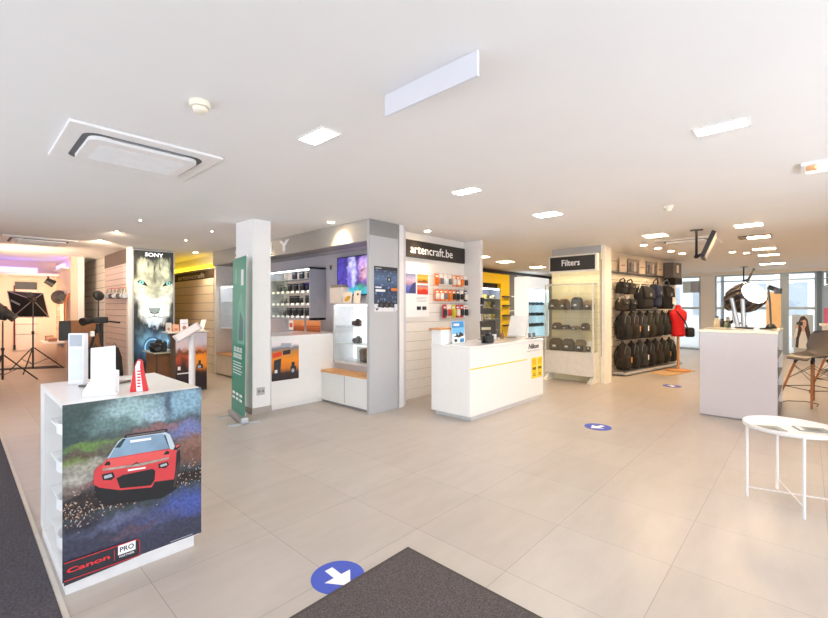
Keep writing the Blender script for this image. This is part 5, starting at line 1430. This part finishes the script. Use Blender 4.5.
lay += [(NOSE, [(.36, .545), (.66, .545), (.64, .518), (.56, .496), (.47, .496), (.38, .518)]), (EYE_D, [(.41, .515), (.47, .503), (.47, .497), (.39, .507)]), (EYE_D, [(.61, .515), (.55, .503), (.55, .497), (.63, .507)]),
        (EYE_D, [(.506, .496), (.516, .496), (.516, .478), (.506, .478)]), (EYE_D, [(.28, .462), (.4, .474), (.51, .478), (.62, .474), (.74, .462), (.62, .468), (.51, .472), (.4, .468)]),
        (LBLUE, ell(.46, .23, .24, .085, 28)), (LBL2, ell(.46, .23, .205, .07, 28)), (LBLUE, ell(.46, .23, .175, .06, 28)), (EYE_D, ell(.47, .23, .115, .04, 24)), (LBL2, ell(.42, .245, .04, .014, 12)),
        (LBL2, [(.64, .06), (.72, .10), (.88, .28), (.84, .29), (.68, .13)])]
pl_ = art('print', frameY(LBX0 + .025, 9.604, .045), LW, LHt, LBG, lay, LB, .003)
text('lettering', 'SONY', frameY(LBX0 + .025 + LW * .27, 9.604, .045 + LHt * .955), 0, 0, LW * .46, .075, glow('lion_letter', (250, 250, 250), 1.2, 0), pl_, .008, .001, .01)
text('lettering', 'FOCUS', frameY(LBX0 + .025 + LW * .30, 9.604, .045 + LHt * .592), 0, 0, LW * .42, .065, glow('lion_letter_soft', (224, 228, 222), 1.0, 0), pl_, .008, .001, .0)

# ------------------------------------------------------------------ display table with poster beside the lightbox
dt = thing('poster_stand', 'dark display stand with an orange sunset poster in front of the lightbox', 'display stand', (2.68, 7.7, 0))
PX0, PX1, PY = 2.445, 2.935, 7.56
MB().box(PX0, PX1, PY + .006, PY + .26, .0005, .985, .003).build('body', M('stand_brown', (92, 74, 58), .5), dt)
MB().box(PX0 - .12, PX1 + .03, PY - .01, PY + .30, .987, 1.01, .003).build('top', M('stand_top', (206, 206, 204), .2), dt)
art('poster', frameY(PX0, PY + .005, .01), PX1 - PX0, .97, blob_mat('stand_poster', (66, 48, 46), [(.5, .98, 1.2, .34, (196, 194, 212), .5), (.3, .80, .5, .10, (212, 196, 204), .6), (.7, .55, .7, .22, (226, 128, 40), .5), (.75, .52, .45, .15, (246, 150, 46), .6), (.2, .52, .3, .18, (190, 84, 50), .6), (.5, .66, .8, .05, (130, 74, 50), .7), (.5, .12, .9, .3, (44, 36, 44), .6), (.2, .35, .22, .25, (48, 38, 44), .6)], emit=0, warp=.06, ns=6),
    [(INK, [(.64, .38), (.68, .46), (.72, .46), (.72, .52), (.80, .52), (.80, .46), (.86, .44), (.88, .38)]), (PALEINK, ell(.75, .41, .06, .03)), (PAPER, [(.06, .38), (.15, .38), (.15, .44), (.06, .44)]), (PAPER, [(.05, .31), (.5, .31), (.5, .33), (.05, .33)]), (PAPER, [(.06, .93), (.3, .93), (.3, .955), (.06, .955)])], dt)
lowc = thing('low_cabinet', 'low brown cabinet with a glass top left of the orange poster stand', 'cabinet', (2.4, 8.2, 0))
b0 = onY(8.05, 156, 350).x; b1 = onY(8.05, 178, 350).x
MB().box(b0, b1, 8.05, 8.6, .0005, .625, .003).build('body', BROWN, lowc)
MB().box(b0, b0 + .012, 8.044, 8.0495, .01, .62).build('edge_left', INK, lowc)
MB().box(b0 - .05, b1 + .02, 8.0, 8.62, .627, .65).build('glass_top', M('glass_green', (186, 186, 164), .12), lowc)
make_camera('dslr_camera', 'black camera with long lens on the low cabinet before the lion lightbox', (b0 + .10, 8.25, .651), math.radians(-20), 1.9)
# cards and screens on the stand
zt = 1.0105
for i, (x0, x1, hh, m, l) in enumerate(((2.335, 2.42, .15, M('card_grey_a', (196, 190, 186), .5), 'grey card leaning at the left end of the poster stand'), (2.43, 2.53, .12, M('card_peach', (214, 152, 120), .5), 'peach portrait card on the poster stand'),
                                        (2.54, 2.66, .20, M('card_lilac', (226, 222, 232), .5), 'tall pale card in the middle of the poster stand'))):
    tag(art('display_card', frameR((x0, PY + .12 - .02 * i, zt), math.radians(-8), .15), x1 - x0, hh, m, [(PALEINK, [(.2, .6), (.8, .6), (.8, .68), (.2, .68)]), (M('card_mark', (170, 120, 104), .5), ell(.5, .3, .25, .18))]), l, 'card', 'cards on the poster stand')
t = thing('tablet', 'dark tablet leaning on the poster stand', 'tablet', (2.75, PY + .1, zt))
mt = Matrix.Translation((2.755, PY + .10, zt + .001)) @ Matrix.Rotation(math.radians(-10), 4, 'Z') @ Matrix.Rotation(math.radians(-22), 4, 'X')
MB().box(-.075, .075, -.004, .004, 0, .125, .003, mt).build('casing', M('tablet_brown', (74, 50, 42), .3), t); MB().box(-.065, .065, -.0052, -.0042, .01, .115, 0, mt).build('screen', M('tablet_screen', (46, 32, 30), .1), t)
t = thing('card_stand', 'slanted white holder at the right end of the poster stand', 'holder', (2.88, PY + .1, zt))
mt = Matrix.Translation((2.87, PY + .10, zt + .001)) @ Matrix.Rotation(math.radians(25), 4, 'Z') @ Matrix.Rotation(math.radians(22), 4, 'Y')
MB().box(-.004, .004, -.05, .05, 0, .20, 0, mt).build('plate', PAPER, t); MB().box(-.05, .05, -.05, .05, 0, .008, 0, Matrix.Translation((2.885, PY + .10, zt + .0005))).build('foot', PAPER, t)
# white post stand with slanted tablet before it
t = thing('sign_post', 'white post with a slanted grey information board before the orange poster stand', 'information stand', (2.52, 6.95, 0))
px_, py_ = onY(6.95, 192, 345).x, 6.95
MB().tube([(px_, py_, .015), (px_, py_, 1.02)], .045, 18).build('post', M('post_white', (238, 236, 238), .4), t)
MB().box(px_ - .14, px_ + .14, py_ - .14, py_ + .14, .0005, .016, .004).build('base', ALU, t)
mt = Matrix.Translation((px_ - .07, py_ - .02, 1.03)) @ Matrix.Rotation(math.radians(-10), 4, 'Z') @ Matrix.Rotation(math.radians(-32), 4, 'Y') @ Matrix.Rotation(math.radians(-50), 4, 'X')
MB().box(-.20, .20, -.008, .008, -.08, .08, .004, mt).build('board', M('board_grey', (170, 168, 182), .3, .2), t); MB().box(-.17, .17, -.0095, -.0085, -.06, .06, 0, mt).build('screen', M('board_screen', (204, 202, 212), .2), t)

# yellow light strip and lettering on the warm slatwall
t = thing('light_strip', 'yellow light strip along the top of the warm slatwall', 'light strip', (3.75, 11, 2.3))
MB().box(3.77, 3.87, 9.45, 13.8, 2.26, 2.275).build('ledge', M('ledge_white', (226, 220, 206), .5), t)
MB().box(3.79, 3.84, 9.46, 13.7, 2.2755, 2.36).build('tube', LEDY, t)
text('lettering', 'artencraft', frameX(3.80, 11.55, 2.085), 0, 0, 1.65, .11, M('letter_gold', (206, 190, 160), .4), bpy.data.objects['wall_center_header'], .002, .01)
# lilac light cove in the studio corner
t = thing('light_cove', 'lilac light strip in the ceiling edge above the studio', 'light strip', (0, 14.1, 2.3))
MB().box(-1.04, 1.76, 13.6, 14.24, 2.18, 2.24).build('ledge', PAINT, t)
MB().box(-1.0, 1.35, 13.62, 13.70, 2.2405, 2.36).build('tube', LEDP, t)
t = thing('light_cove', 'lilac light strip above the right hand studio wall', 'light strip', (1.7, 13, 2.3))
MB().box(1.66, 1.775, 12.4, 13.58, 2.30, 2.33).build('ledge', PAINT, t); MB().box(1.68, 1.72, 12.42, 13.5, 2.331, 2.42).build('tube', LEDP, t)

# ------------------------------------------------------------------ studio corner
BX0, BX1 = onY(14.2, 15, 300).x, onY(14.2, 37, 300).x
t = thing('backdrop_rail', 'wall mounted backdrop roll holder with dark cassette, cord and pale sheet behind the softbox', 'backdrop', ((BX0 + BX1) / 2, 14.2, 0))
MB().box(BX0, BX1, 14.19, 14.24, 1.86, 2.04, .006).build('cassette', M('cassette_slate', (66, 70, 78), .5), t)
MB().box(BX0 + .02, BX1 - .02, 14.225, 14.235, .35, 1.858).build('sheet', M('backdrop_pink', (236, 214, 206), .6), t)
for z in (.75, 1.0, 1.2, 1.75):
    MB().tube([(BX0, 14.215, z), (BX1 + .02, 14.215, z)], .009, 6).build('rail', M('rail_grey', (170, 156, 152), .5), t)
MB().tube([(BX0 - .01, 14.20, 1.95), (BX0 - .01, 14.19, 1.0), (BX0 - .01, 14.20, .5)], .014, 8).build('cord', M('cord_plum', (110, 50, 56), .6), t)
MB().tube([(BX0 - .01, 14.19, .5), (BX0 - .01, 14.19, .38)], .022, 8).build('cord_weight', BLACK, t)
tag(MB().poly([(.55, 13.62, .001), (1.66, 13.35, .001), (1.72, 12.75, .001), (1.40, 12.95, .001), (1.0, 13.2, .001), (.50, 13.35, .001)], (0, 0, .012)).build('studio_mat', M('studio_mat', (58, 50, 52), .85)), 'dark mat on the floor at the studio back wall', 'mat')


def light_stand(name, label, x, y, top, spread, head):
    t = thing(name, label, 'studio light', (x, y, 0), 0, 'studio lights on stands')
    MB().tube([(0, 0, .07), (0, 0, top * .55)], .017, 10).build('lower_tube', BLACK, t, False); MB().tube([(0, 0, top * .5), (0, 0, top)], .012, 10).build('upper_tube', DARKG, t, False)
    MB().lathe([(.026, top * .53), (.026, top * .57)], 12).build('collar', BLACK, t, False)
    for k in range(3):
        a = k * 2 * PI / 3 + .15
        MB().tube([(.02 * math.cos(a), .02 * math.sin(a), .52), (spread * math.cos(a), spread * math.sin(a), .010)], .012, 8).build('leg', BLACK, t, False)
        MB().tube([(.02 * math.cos(a), .02 * math.sin(a), .16), (spread * .5 * math.cos(a), spread * .5 * math.sin(a), .27)], .007, 6).build('brace', DARKG, t, False)
    return t


s1 = light_stand('softbox_light', 'large black softbox on a light stand at the back of the left studio', 1.17, 12.55, 1.56, .55, None)
hc = Vector((0, 0, 1.58)); r3, f3, u3 = Vector((R[0], R[1], 0)), Vector((F[0], F[1], 0)), Vector((0, 0, 1))
B = [hc + r3 * a + u3 * b_ + f3 * c_ for a, b_, c_ in ((-.72, .20, .16), (-.18, .16, .46), (.0, -.38, .40), (-.54, -.38, .10))]
A = [hc + (q - hc) * .14 for q in B]
nb = (B[1] - B[0]).cross(B[3] - B[0]).normalized()
if nb.dot(f3) < 0:
    nb = -nb
C_ = [q + nb * .07 for q in B]
mb = MB(); mb._add(A + B + C_, [(0, 1, 2, 3)] + [(i, (i + 1) % 4, 4 + (i + 1) % 4, 4 + i) for i in range(4)] + [(4 + i, 4 + (i + 1) % 4, 8 + (i + 1) % 4, 8 + i) for i in range(4)])
mb.build('box', MATTE, s1, False)
MB().poly([q - nb * .03 for q in C_], nb * .006).build('diffuser', light_mat('softbox_fill', (255, 220, 184), 14.), s1, False)  # glow added to brighten the studio wall; this face is unseen
pp = MB()
for i in range(4):
    pp.tube([A[i], B[i], C_[i]], .009, 6); pp.tube([B[i], B[(i + 1) % 4]], .010, 6)
pp.build('piping', M('piping_grey', (176, 168, 164), .6), s1, False)
MB().tube([hc - nb * .02, hc - nb * .26 + u3 * .04], .065, 16).build('flash_head', BLACK, s1, False)
ce = (B[0] + B[3]) * .5
MB().poly([hc + (B[0] - hc) * .62 + (B[3] - hc) * .30 - nb * .012, hc + (B[0] - hc) * .20 + (B[3] - hc) * .36 - nb * .012, hc + (B[0] - hc) * .18 + (B[3] - hc) * .43 - nb * .012, hc + (B[0] - hc) * .56 + (B[3] - hc) * .38 - nb * .012], -nb * .004).build('logo_stripe', PALEINK, s1, False)
s2 = light_stand('flash_light', 'black studio flash on a light stand at the left picture edge', .60, 10.95, 1.16, .50, None)
MB().tube([(-.02, .02, 1.20), (.02, -.02, 1.32), (-.02, .0, 1.40)], .08, 14).build('tilt_head', BLACK, s2, False)
MB().tube([(-.12, .0, 1.42), (.14, 0, 1.22)], [.12, .07], 16).build('flash_head', M('flash_black', (50, 46, 46), .4), s2, False)
MB().tube([(.14, 0, 1.22), (.17, 0, 1.19)], .075, 16).build('back_plate', DARKG, s2, False)
ld_ = bpy.data.lights.new('studio_fill', 'SPOT'); ld_.energy = 170; ld_.spot_size = math.radians(120); ld_.spot_blend = .8; ld_.color = (1, .74, .48); ld_.shadow_soft_size = .1  # fill light added to warm the studio ceiling and slatwall
lo_ = bpy.data.objects.new('studio_fill', ld_); COL.objects.link(lo_); lo_.parent = s2; lo_.location = (-.14, 0, 1.45)
lo_.rotation_euler = Vector((.75, .55, .8)).to_track_quat('-Z', 'Y').to_euler()
# fittings on the right studio wall
t = thing('ceiling_spot', 'black spotlight under the lilac cove at the studio corner', 'spotlight', (1.55, 13.3, 2.17))
MB().tube([(1.55, 13.63, 2.175), (1.55, 13.62, 2.08)], .02).build('stem', BLACK, t); MB().tube([(1.50, 13.62, 2.08), (1.66, 13.60, 1.98)], [.075, .09], 16).build('barrel', BLACK, t)
t = thing('orange_strap', 'bright orange curved strap hanging on the right studio wall', 'strap', (1.76, 12.8, 1.3))
pts = [(1.765, 12.36, 1.72), (1.75, 12.50, 1.66), (1.73, 12.62, 1.50), (1.735, 12.70, 1.30), (1.745, 12.76, 1.10)]
mb = MB(); vs = []
for x, y, z in pts:
    vs += [Vector((x, y - .09, z)), Vector((x, y + .09, z))]
mb._add(vs, [(2 * i, 2 * i + 1, 2 * i + 3, 2 * i + 2) for i in range(4)], True); o = mb.build('band', ORANGE, t); so = o.modifiers.new('thickness', 'SOLIDIFY'); so.thickness = .01
MB().tube([(1.778, 12.36, 1.74), (1.74, 12.36, 1.74)], .012).build('hook', CHROME, t)
t = thing('reflector', 'black flared reflector hanging high on the right studio wall', 'reflector', (1.72, 13.05, 1.66))
MB().tube([(1.72, 13.26, 1.66), (1.72, 12.95, 1.66)], [.17, .08], 18).build('cone', BLACK, t); MB().tube([(1.72, 12.95, 1.66), (1.72, 12.80, 1.66)], .075, 16).build('mount', DARKG, t)
t = thing('wall_shelf', 'narrow white shelf low on the right studio wall', 'shelf', (1.6, 13.5, .5))
MB().box(1.40, 1.776, 12.95, 13.9, .56, .60, .003).build('board', WHITE, t)
MB().box(1.74, 1.776, 13.2, 13.24, .45, .559).build('bracket', GREY, t); MB().box(1.74, 1.776, 13.7, 13.74, .45, .559).build('bracket', GREY, t)
for i, (y, w_, m, l) in enumerate(((13.2, .10, M('tan_box', (150, 104, 84), .6), 'small tan box on the low studio shelf, right one'), (13.5, .14, M('tan_box2', (176, 140, 120), .6), 'flat tan parcel in the middle of the low studio shelf'), (13.75, .08, BROWN, 'small brown roll on the low studio shelf, left one'))):
    t = thing('small_box', l, 'box', (1.58, y, .601), 0, 'boxes on the studio shelf')
    MB().box(-.08, .08, -w_ / 2, w_ / 2, 0, .08 + .02 * i, .006).build('carton', m, t, False); MB().box(-.082, .0, -.01, .01, .0, .081 + .02 * i).build('tape', CAFE, t, False)
t = thing('wall_rack', 'ladder of small pegs with pale packs on the right studio wall', 'rack', (1.77, 13.6, 1.2))
MB().box(1.765, 1.778, 13.50, 13.66, .8, 1.85).build('back_plate', M('rack_pink', (222, 196, 184), .6), t)
for k in range(7):
    MB().box(1.70, 1.764, 13.52, 13.64, .86 + k * .14, .94 + k * .14, .006).build('pack', M('rack_pack', (196, 150, 130), .6, var=.2), t)
tag(MB().box(1.905, 1.935, 12.0, 12.19, 1.2, 1.50).build('wall_poster_dummy', INK), 'x', 'x'); bpy.data.objects.remove(bpy.data.objects['wall_poster_dummy'])
# brown cabinet, camera rig and tripod before the white slatwall
bc = thing('brown_cabinet', 'tall brown cabinet with dark left edge behind the front left counter', 'cabinet', (1.68, 10.2, 0))
x0, x1 = onY(10.0, 71, 320).x, onY(10.0, 101, 320).x
MB().box(x0, x1, 10.0, 10.35, .0005, 1.165, .003).build('body', BROWN, bc)
MB().box(x0 - .17, x0 - .003, 10.02, 10.06, .80, 1.165, .003).build('side_panel', INK, bc); MB().box(x0 + .02, x1 - .02, 9.994, 9.9995, .56, .565).build('door_gap', INK, bc)
tr = thing('camera_tripod', 'black tripod with a video rig and tall microphone behind the front left counter', 'tripod', (1.73, 9.3, 0))
c = Vector((1.75, 9.35, 0))
for k in range(3):
    a = k * 2 * PI / 3 + .9
    MB().tube([c + Vector((.03 * math.cos(a), .03 * math.sin(a), 1.02)), c + Vector((.30 * math.cos(a), .30 * math.sin(a), .008))], [.024, .014], 10).build('leg', BLACK, tr)
    MB().tube([c + Vector((.13 * math.cos(a), .13 * math.sin(a), .66)), c + Vector((.2 * math.cos(a), .2 * math.sin(a), .40))], .026, 10).build('leg_lock', DARKG, tr)
MB().tube([c + Vector((0, 0, .95)), c + Vector((0, 0, 1.12))], .04, 14).build('head', BLACK, tr)
MB().box(c.x - .16, c.x + .14, c.y - .06, c.y + .06, 1.13, 1.24, .02).build('rig_body', BLACK, tr)
MB().tube([c + Vector((-.12, -.08, 1.19)), c + Vector((-.26, -.2, 1.16))], [.06, .07], 14).build('rig_lens', BLACK, tr)
MB().tube([c + Vector((.12, 0, 1.16)), c + Vector((.30, -.12, 1.13))], .014).build('rig_handle', BLACK, tr)
MB().tube([c + Vector((-.0, 0, 1.22)), c + Vector((0, 0, 1.58))], .012).build('mast', BLACK, tr)
MB().lathe([(0, -.012), (.085, -.012), (.095, 0), (.085, .03), (0, .03)], 22, mtx=Matrix.Translation(c + Vector((0, 0, 1.62))) @ Matrix.Rotation(math.radians(70), 4, 'X') @ Matrix.Rotation(.4, 4, 'Y')).build('round_top', BLACK, tr)
MB().lathe([(.035, 1.0), (.035, 1.08), (.02, 1.09)], 12, c=(c.x - .10, c.y - .06, -.10)).build('white_knob', PAPER, tr)
for k in range(2):
    t = thing('gear_bag', ('black padded gear sleeve leaning at the tripod, left', 'black padded gear sleeve leaning at the tripod, right')[k], 'bag', (1.60 + k * .27, 8.72, 0), .1 * k, 'gear sleeves by the tripod')
    MB().loft([(.0005, 0, 0, .10, .07, 4), (.1, 0, 0, .12, .08, 4), (.55, 0, .03, .10, .06, 4), (.72, 0, .05, .06, .04, 3)], 20).build('sleeve', MATTE, t, False)
    MB().tube([(-.05, .03, .68), (0, .04, .80), (.05, .03, .68)], .01).build('strap', BLACK, t, False)
p = onX(2.29, 86, 325)
t = thing('slat_poster', 'wide dark panel on the white slatwall behind the tripod', 'panel', (2.29, p.y, p.z))
a, b_ = onX(2.275, 77, 320), onX(2.275, 103, 340)
MB().box(2.262, 2.284, b_.y, a.y, b_.z - .1, a.z + .06, .003).build('board', M('slat_panel_dark', (60, 52, 50), .5), t); MB().box(2.2605, 2.2615, b_.y + .3, a.y - .4, a.z - .05, a.z - .02).build('caption', PALEINK, t)
# headphones and straps on the rose slatwall
for k, px1 in enumerate((108.5, 112.5, 116, 120.5, 124)):
    p = onX(2.22, px1, 298)
    t = thing('headphones', 'silver headphones on a hook of the rose slatwall, %s from the left' % ORD[k], 'headphones', (2.22, p.y, p.z), 0, 'headphones on the slatwall')
    MB().tube([(2.284, p.y, p.z + .20), (2.20, p.y, p.z + .20)], .006, 6).build('hook', M('hook_red', (190, 60, 50), .5), t)
    pts = [(2.21, p.y + .085 * math.cos(a_), p.z + .08 + .11 * math.sin(a_)) for a_ in [PI * j / 10 for j in range(11)]]
    MB().tube(pts, .010, 8).build('band', ALU, t)
    for s_ in (-1, 1):
        MB().lathe([(.045, -.022), (.055, 0), (.045, .022)], 16, c=(2.21, p.y + s_ * .085, p.z + .04), axis='Y').build('ear_cup', (PALEINK, DARKG)[k % 2], t)

# ------------------------------------------------------------------ displays along the back wall
yf = thing('yellow_frame', 'yellow display arch on the back wall behind the white desk', 'display frame', (11.4, 7.0, 0))
xa, xb = onY(6.78, 501, 300).x, onY(6.78, 509.5, 300).x; zb, zt_ = onY(6.78, 505, 284).z, onY(6.78, 505, 274.5).z
MB().box(9.7, xb, 6.78, 6.98, zb, zt_, .003).build('beam', YELLOW, yf)
MB().box(xa, xb, 6.78, 6.98, .0005, zb - .002, .003).build('post', YELLOW, yf)
MB().box(xa - .75, xa - .01, 6.9, 6.98, .4, zb - .002).build('black_field', BLACK, yf)
for z in (.85, 1.15, 1.45, 1.72):
    MB().box(xa + .05, xb - .05, 6.68, 6.779, z, z + .04).build('bracket', DARKG, yf)
MB().box(9.7, xa - .77, 6.9, 6.98, 1.6, zb - .002).build('picture', M('arch_picture', (190, 130, 60), .5, var=.5, vs=5), yf)
struct('wall_back_grey', MB().box(xb + .01, onY(7.06, 515.5, 300).x - .01, 7.0, 7.098, 0, 2.48), M('back_grey', (120, 116, 116), .5))
for z in (.9, 1.3, 1.75):
    t = thing('ledge', 'white ledge on the grey strip right of the yellow arch, %s' % {.9: 'lowest', 1.3: 'middle', 1.75: 'top'}[z], 'shelf', (xb + .3, 6.9, z), 0, 'ledges on the grey strip')
    MB().box(xb + .03, xb + .45, 6.82, 6.999, z, z + .03).build('board', PAPER, t); MB().box(xb + .06, xb + .42, 6.97, 6.999, z - .04, z - .001).build('lip', GREY, t)
gc = thing('glass_cabinet', 'grey glass showcase full of small products before the yellow arch', 'cabinet', (10.5, 6.5, 0))
GX0, GX1, GY0, GY1 = 9.2, onY(6.25, 500.5, 300).x, 6.25, 6.65
MB().box(GX0, GX1, GY0, GY1, .0005, .5, .003).build('base', MIDG, gc)
f = MB(); f.box(GX0, GX1, GY0 + .36, GY1, .501, 1.92).box(GX1 - .02, GX1, GY0, GY0 + .36, .501, 1.92).box(GX0, GX1, GY0, GY1, 1.921, 1.95); f.build('back', M('cab_slate', (140, 148, 168), .4), gc)
MB().box(GX0, GX1 - .021, GY0, GY0 + .006, .501, 1.92).build('glass_front', GLASS, gc)
MB().box(GX0 + .03, GX1 - .05, GY0 + .03, GY0 + .05, 1.905, 1.92).build('led_strip', light_mat('led_strip_bright', (246, 248, 255), 26.), gc)
for z in (.8, 1.1, 1.4, 1.66):
    MB().box(GX0, GX1 - .022, GY0 + .01, GY0 + .355, z - .008, z).build('glass_shelf', M('lens_shelf', (214, 218, 226), .25), gc)
cnt = 0
for ri, z in enumerate((.8, 1.1, 1.4, 1.66)):
    for k in range(6):
        x = GX1 - .12 - (5 - k) * .20
        t = thing('small_product', 'small %s product in the grey glass showcase, %s from the right on the %s shelf' % (('cream', 'white', 'yellow', 'dark')[(ri + k) % 4], ORD[5 - k], ('lowest', 'second', 'third', 'top')[ri]), 'product', (x, GY0 + .17, z + .0005), 0, 'products in the grey showcase')
        hh = .10 + .04 * ((k * 3 + ri) % 3)
        MB().loft([(0, 0, 0, .055, .045, 4), (hh * .8, 0, 0, .055, .045, 4), (hh, 0, 0, .04, .03, 4)], 14).build('body', (M('prod_cream', (240, 232, 190), .4), PAPER, M('prod_yellow', (236, 214, 90), .4), DARKG)[(ri + k) % 4], t, False)
        MB().box(-.04, .04, -.05, -.0455, hh * .2, hh * .5).build('label_strip', (INK, PALEINK, INK, PAPER)[(ri + k) % 4], t, False)
# tall lit white cabinets further right
for i, (x0, x1, l) in enumerate(((onY(6.5, 528, 300).x, onY(6.5, 549, 300).x, 'tall bright white glass cabinet on the back wall, left of the filters cabinet'), )):
    t = thing('lit_cabinet', l, 'cabinet', ((x0 + x1) / 2, 6.85, 0))
    MB().box(x0, x1, 6.5, 6.98, .0005, .45, .003).build('base', WHITE, t)
    f = MB(); f.box(x0, x1, 6.92, 6.98, .451, 2.0).box(x0, x0 + .04, 6.5, 6.919, .451, 2.0).box(x1 - .04, x1, 6.5, 6.919, .451, 2.0).box(x0, x1, 6.5, 6.98, 2.001, 2.4)
    f.build('carcass', M('cab_white_glow', (236, 240, 242), .4, emit=.45), t)  # carcass glows in its own colour to look lit from inside
    MB().box(x0 + .05, x1 - .05, 6.54, 6.56, 1.97, 1.995).build('led_strip', MC['led_strip_bright'], t)
    MB().box(x0 + .041, x1 - .041, 6.505, 6.511, .452, 1.999).build('glass_front', CYGLASS, t)
    for z in (.8, 1.15, 1.5):
        MB().box(x0 + .041, x1 - .041, 6.52, 6.915, z - .008, z).build('glass_shelf', M('lens_shelf', (214, 218, 226), .25), t)
        for k in range(5):
            q = thing('camera', 'dark camera in the bright back cabinet, %s from the left on the %s shelf' % (ORD[k], {.8: 'lowest', 1.15: 'middle', 1.5: 'top'}[z]), 'camera', (x0 + .14 + k * (x1 - x0 - .28) / 4, 6.72, z + .0005), 0, 'cameras in the bright back cabinet')
            MB().box(-.07, .07, -.03, .03, 0, .10, .008).build('body', DARKG, q, False); MB().lathe([(.035, -.03), (.035, -.09), (.0, -.085)], 14, c=(0, 0, .05), axis='Y').build('lens', BLACK, q, False)

# ------------------------------------------------------------------ near the far glass front
t = thing('cutout_poster', 'window poster of a long haired woman in white holding a camera', 'poster', (16.88, .1, 0))
PLW = M('poster_sky', (206, 222, 238), .4); HAIRD = M('poster_hair', (72, 60, 62), .5); SKIN = M('poster_skin', (226, 190, 176), .5)
art('sheet', frameX(16.90, .34, .22), .46, .98, PLW, [
    (HAIRD, [(.16, .02), (.24, .5), (.30, .78), (.42, .94), (.58, .97), (.74, .86), (.82, .6), (.92, .3), (.96, .04), (.72, .0), (.3, .0)]), (PAPER, [(.30, .0), (.34, .3), (.46, .52), (.62, .52), (.72, .3), (.76, 0)]),
    (SKIN, ell(.54, .74, .15, .15, 20)), (SKIN, [(.46, .5), (.62, .5), (.60, .64), (.48, .64)]), (HAIRD, [(.38, .8), (.45, .92), (.62, .93), (.72, .76), (.62, .86)]),
    (INK, [(.22, .66), (.52, .68), (.52, .80), (.22, .78)]), (DARKG, ell(.30, .72, .09, .05)), (SKIN, [(.14, .60), (.30, .60), (.32, .70), (.16, .70)]), (PAPER, [(.05, .28), (.20, .58), (.30, .60), (.24, .34)]), (M('poster_lip', (190, 90, 96), .5), ell(.56, .655, .04, .014, 10)), (INK, ell(.60, .755, .02, .01, 8))], t)
MB().box(16.86, 16.9, -.08, .30, .0005, .215).build('stand', GREY, t)
a, b_ = onX(16.2, 766, 292), onX(16.2, 781, 326)
t = thing('wood_panel', 'light wooden panel standing before the far window behind the studio light', 'panel', (16.2, (a.y + b_.y) / 2, 0))
MB().box(16.2, 16.26, b_.y, a.y, .05, a.z, .004).build('board', M('panel_wood', (240, 206, 158), .5, var=.06, vs=6), t); MB().box(16.1, 16.36, b_.y, a.y, .0005, .049).build('foot', WOOD, t)
t = thing('window_poster', 'pink and blue advertising poster in the far window at the right edge', 'poster', (16.9, -.6, 1))
art('sheet', frameX(16.92, -.34, .75), .85, 1.3, M('ad_blue', (176, 200, 224), .4), [(M('ad_pink', (232, 120, 160), .4), [(0, .0), (1, 0), (1, .42), (0, .5)]), (M('ad_red', (196, 60, 84), .4), [(.3, .05), (1, .05), (1, .25), (.35, .3)]), (PALEINK, ell(.55, .86, .2, .1)), (M('ad_orange', (214, 110, 60), .4), ell(.5, .58, .16, .09))], t)
t = thing('door_sign', 'pair of pale sign boxes above the far glass door', 'sign', (16.9, 2.9, 2.1))
MB().box(16.84, 16.95, 2.92, 3.12, 1.92, 2.30).build('left_plate', M('sign_aqua', (206, 222, 226), .4), t); MB().box(16.84, 16.95, 2.66, 2.90, 1.92, 2.30).build('right_plate', M('sign_grey', (168, 174, 184), .4), t)
"""end"""
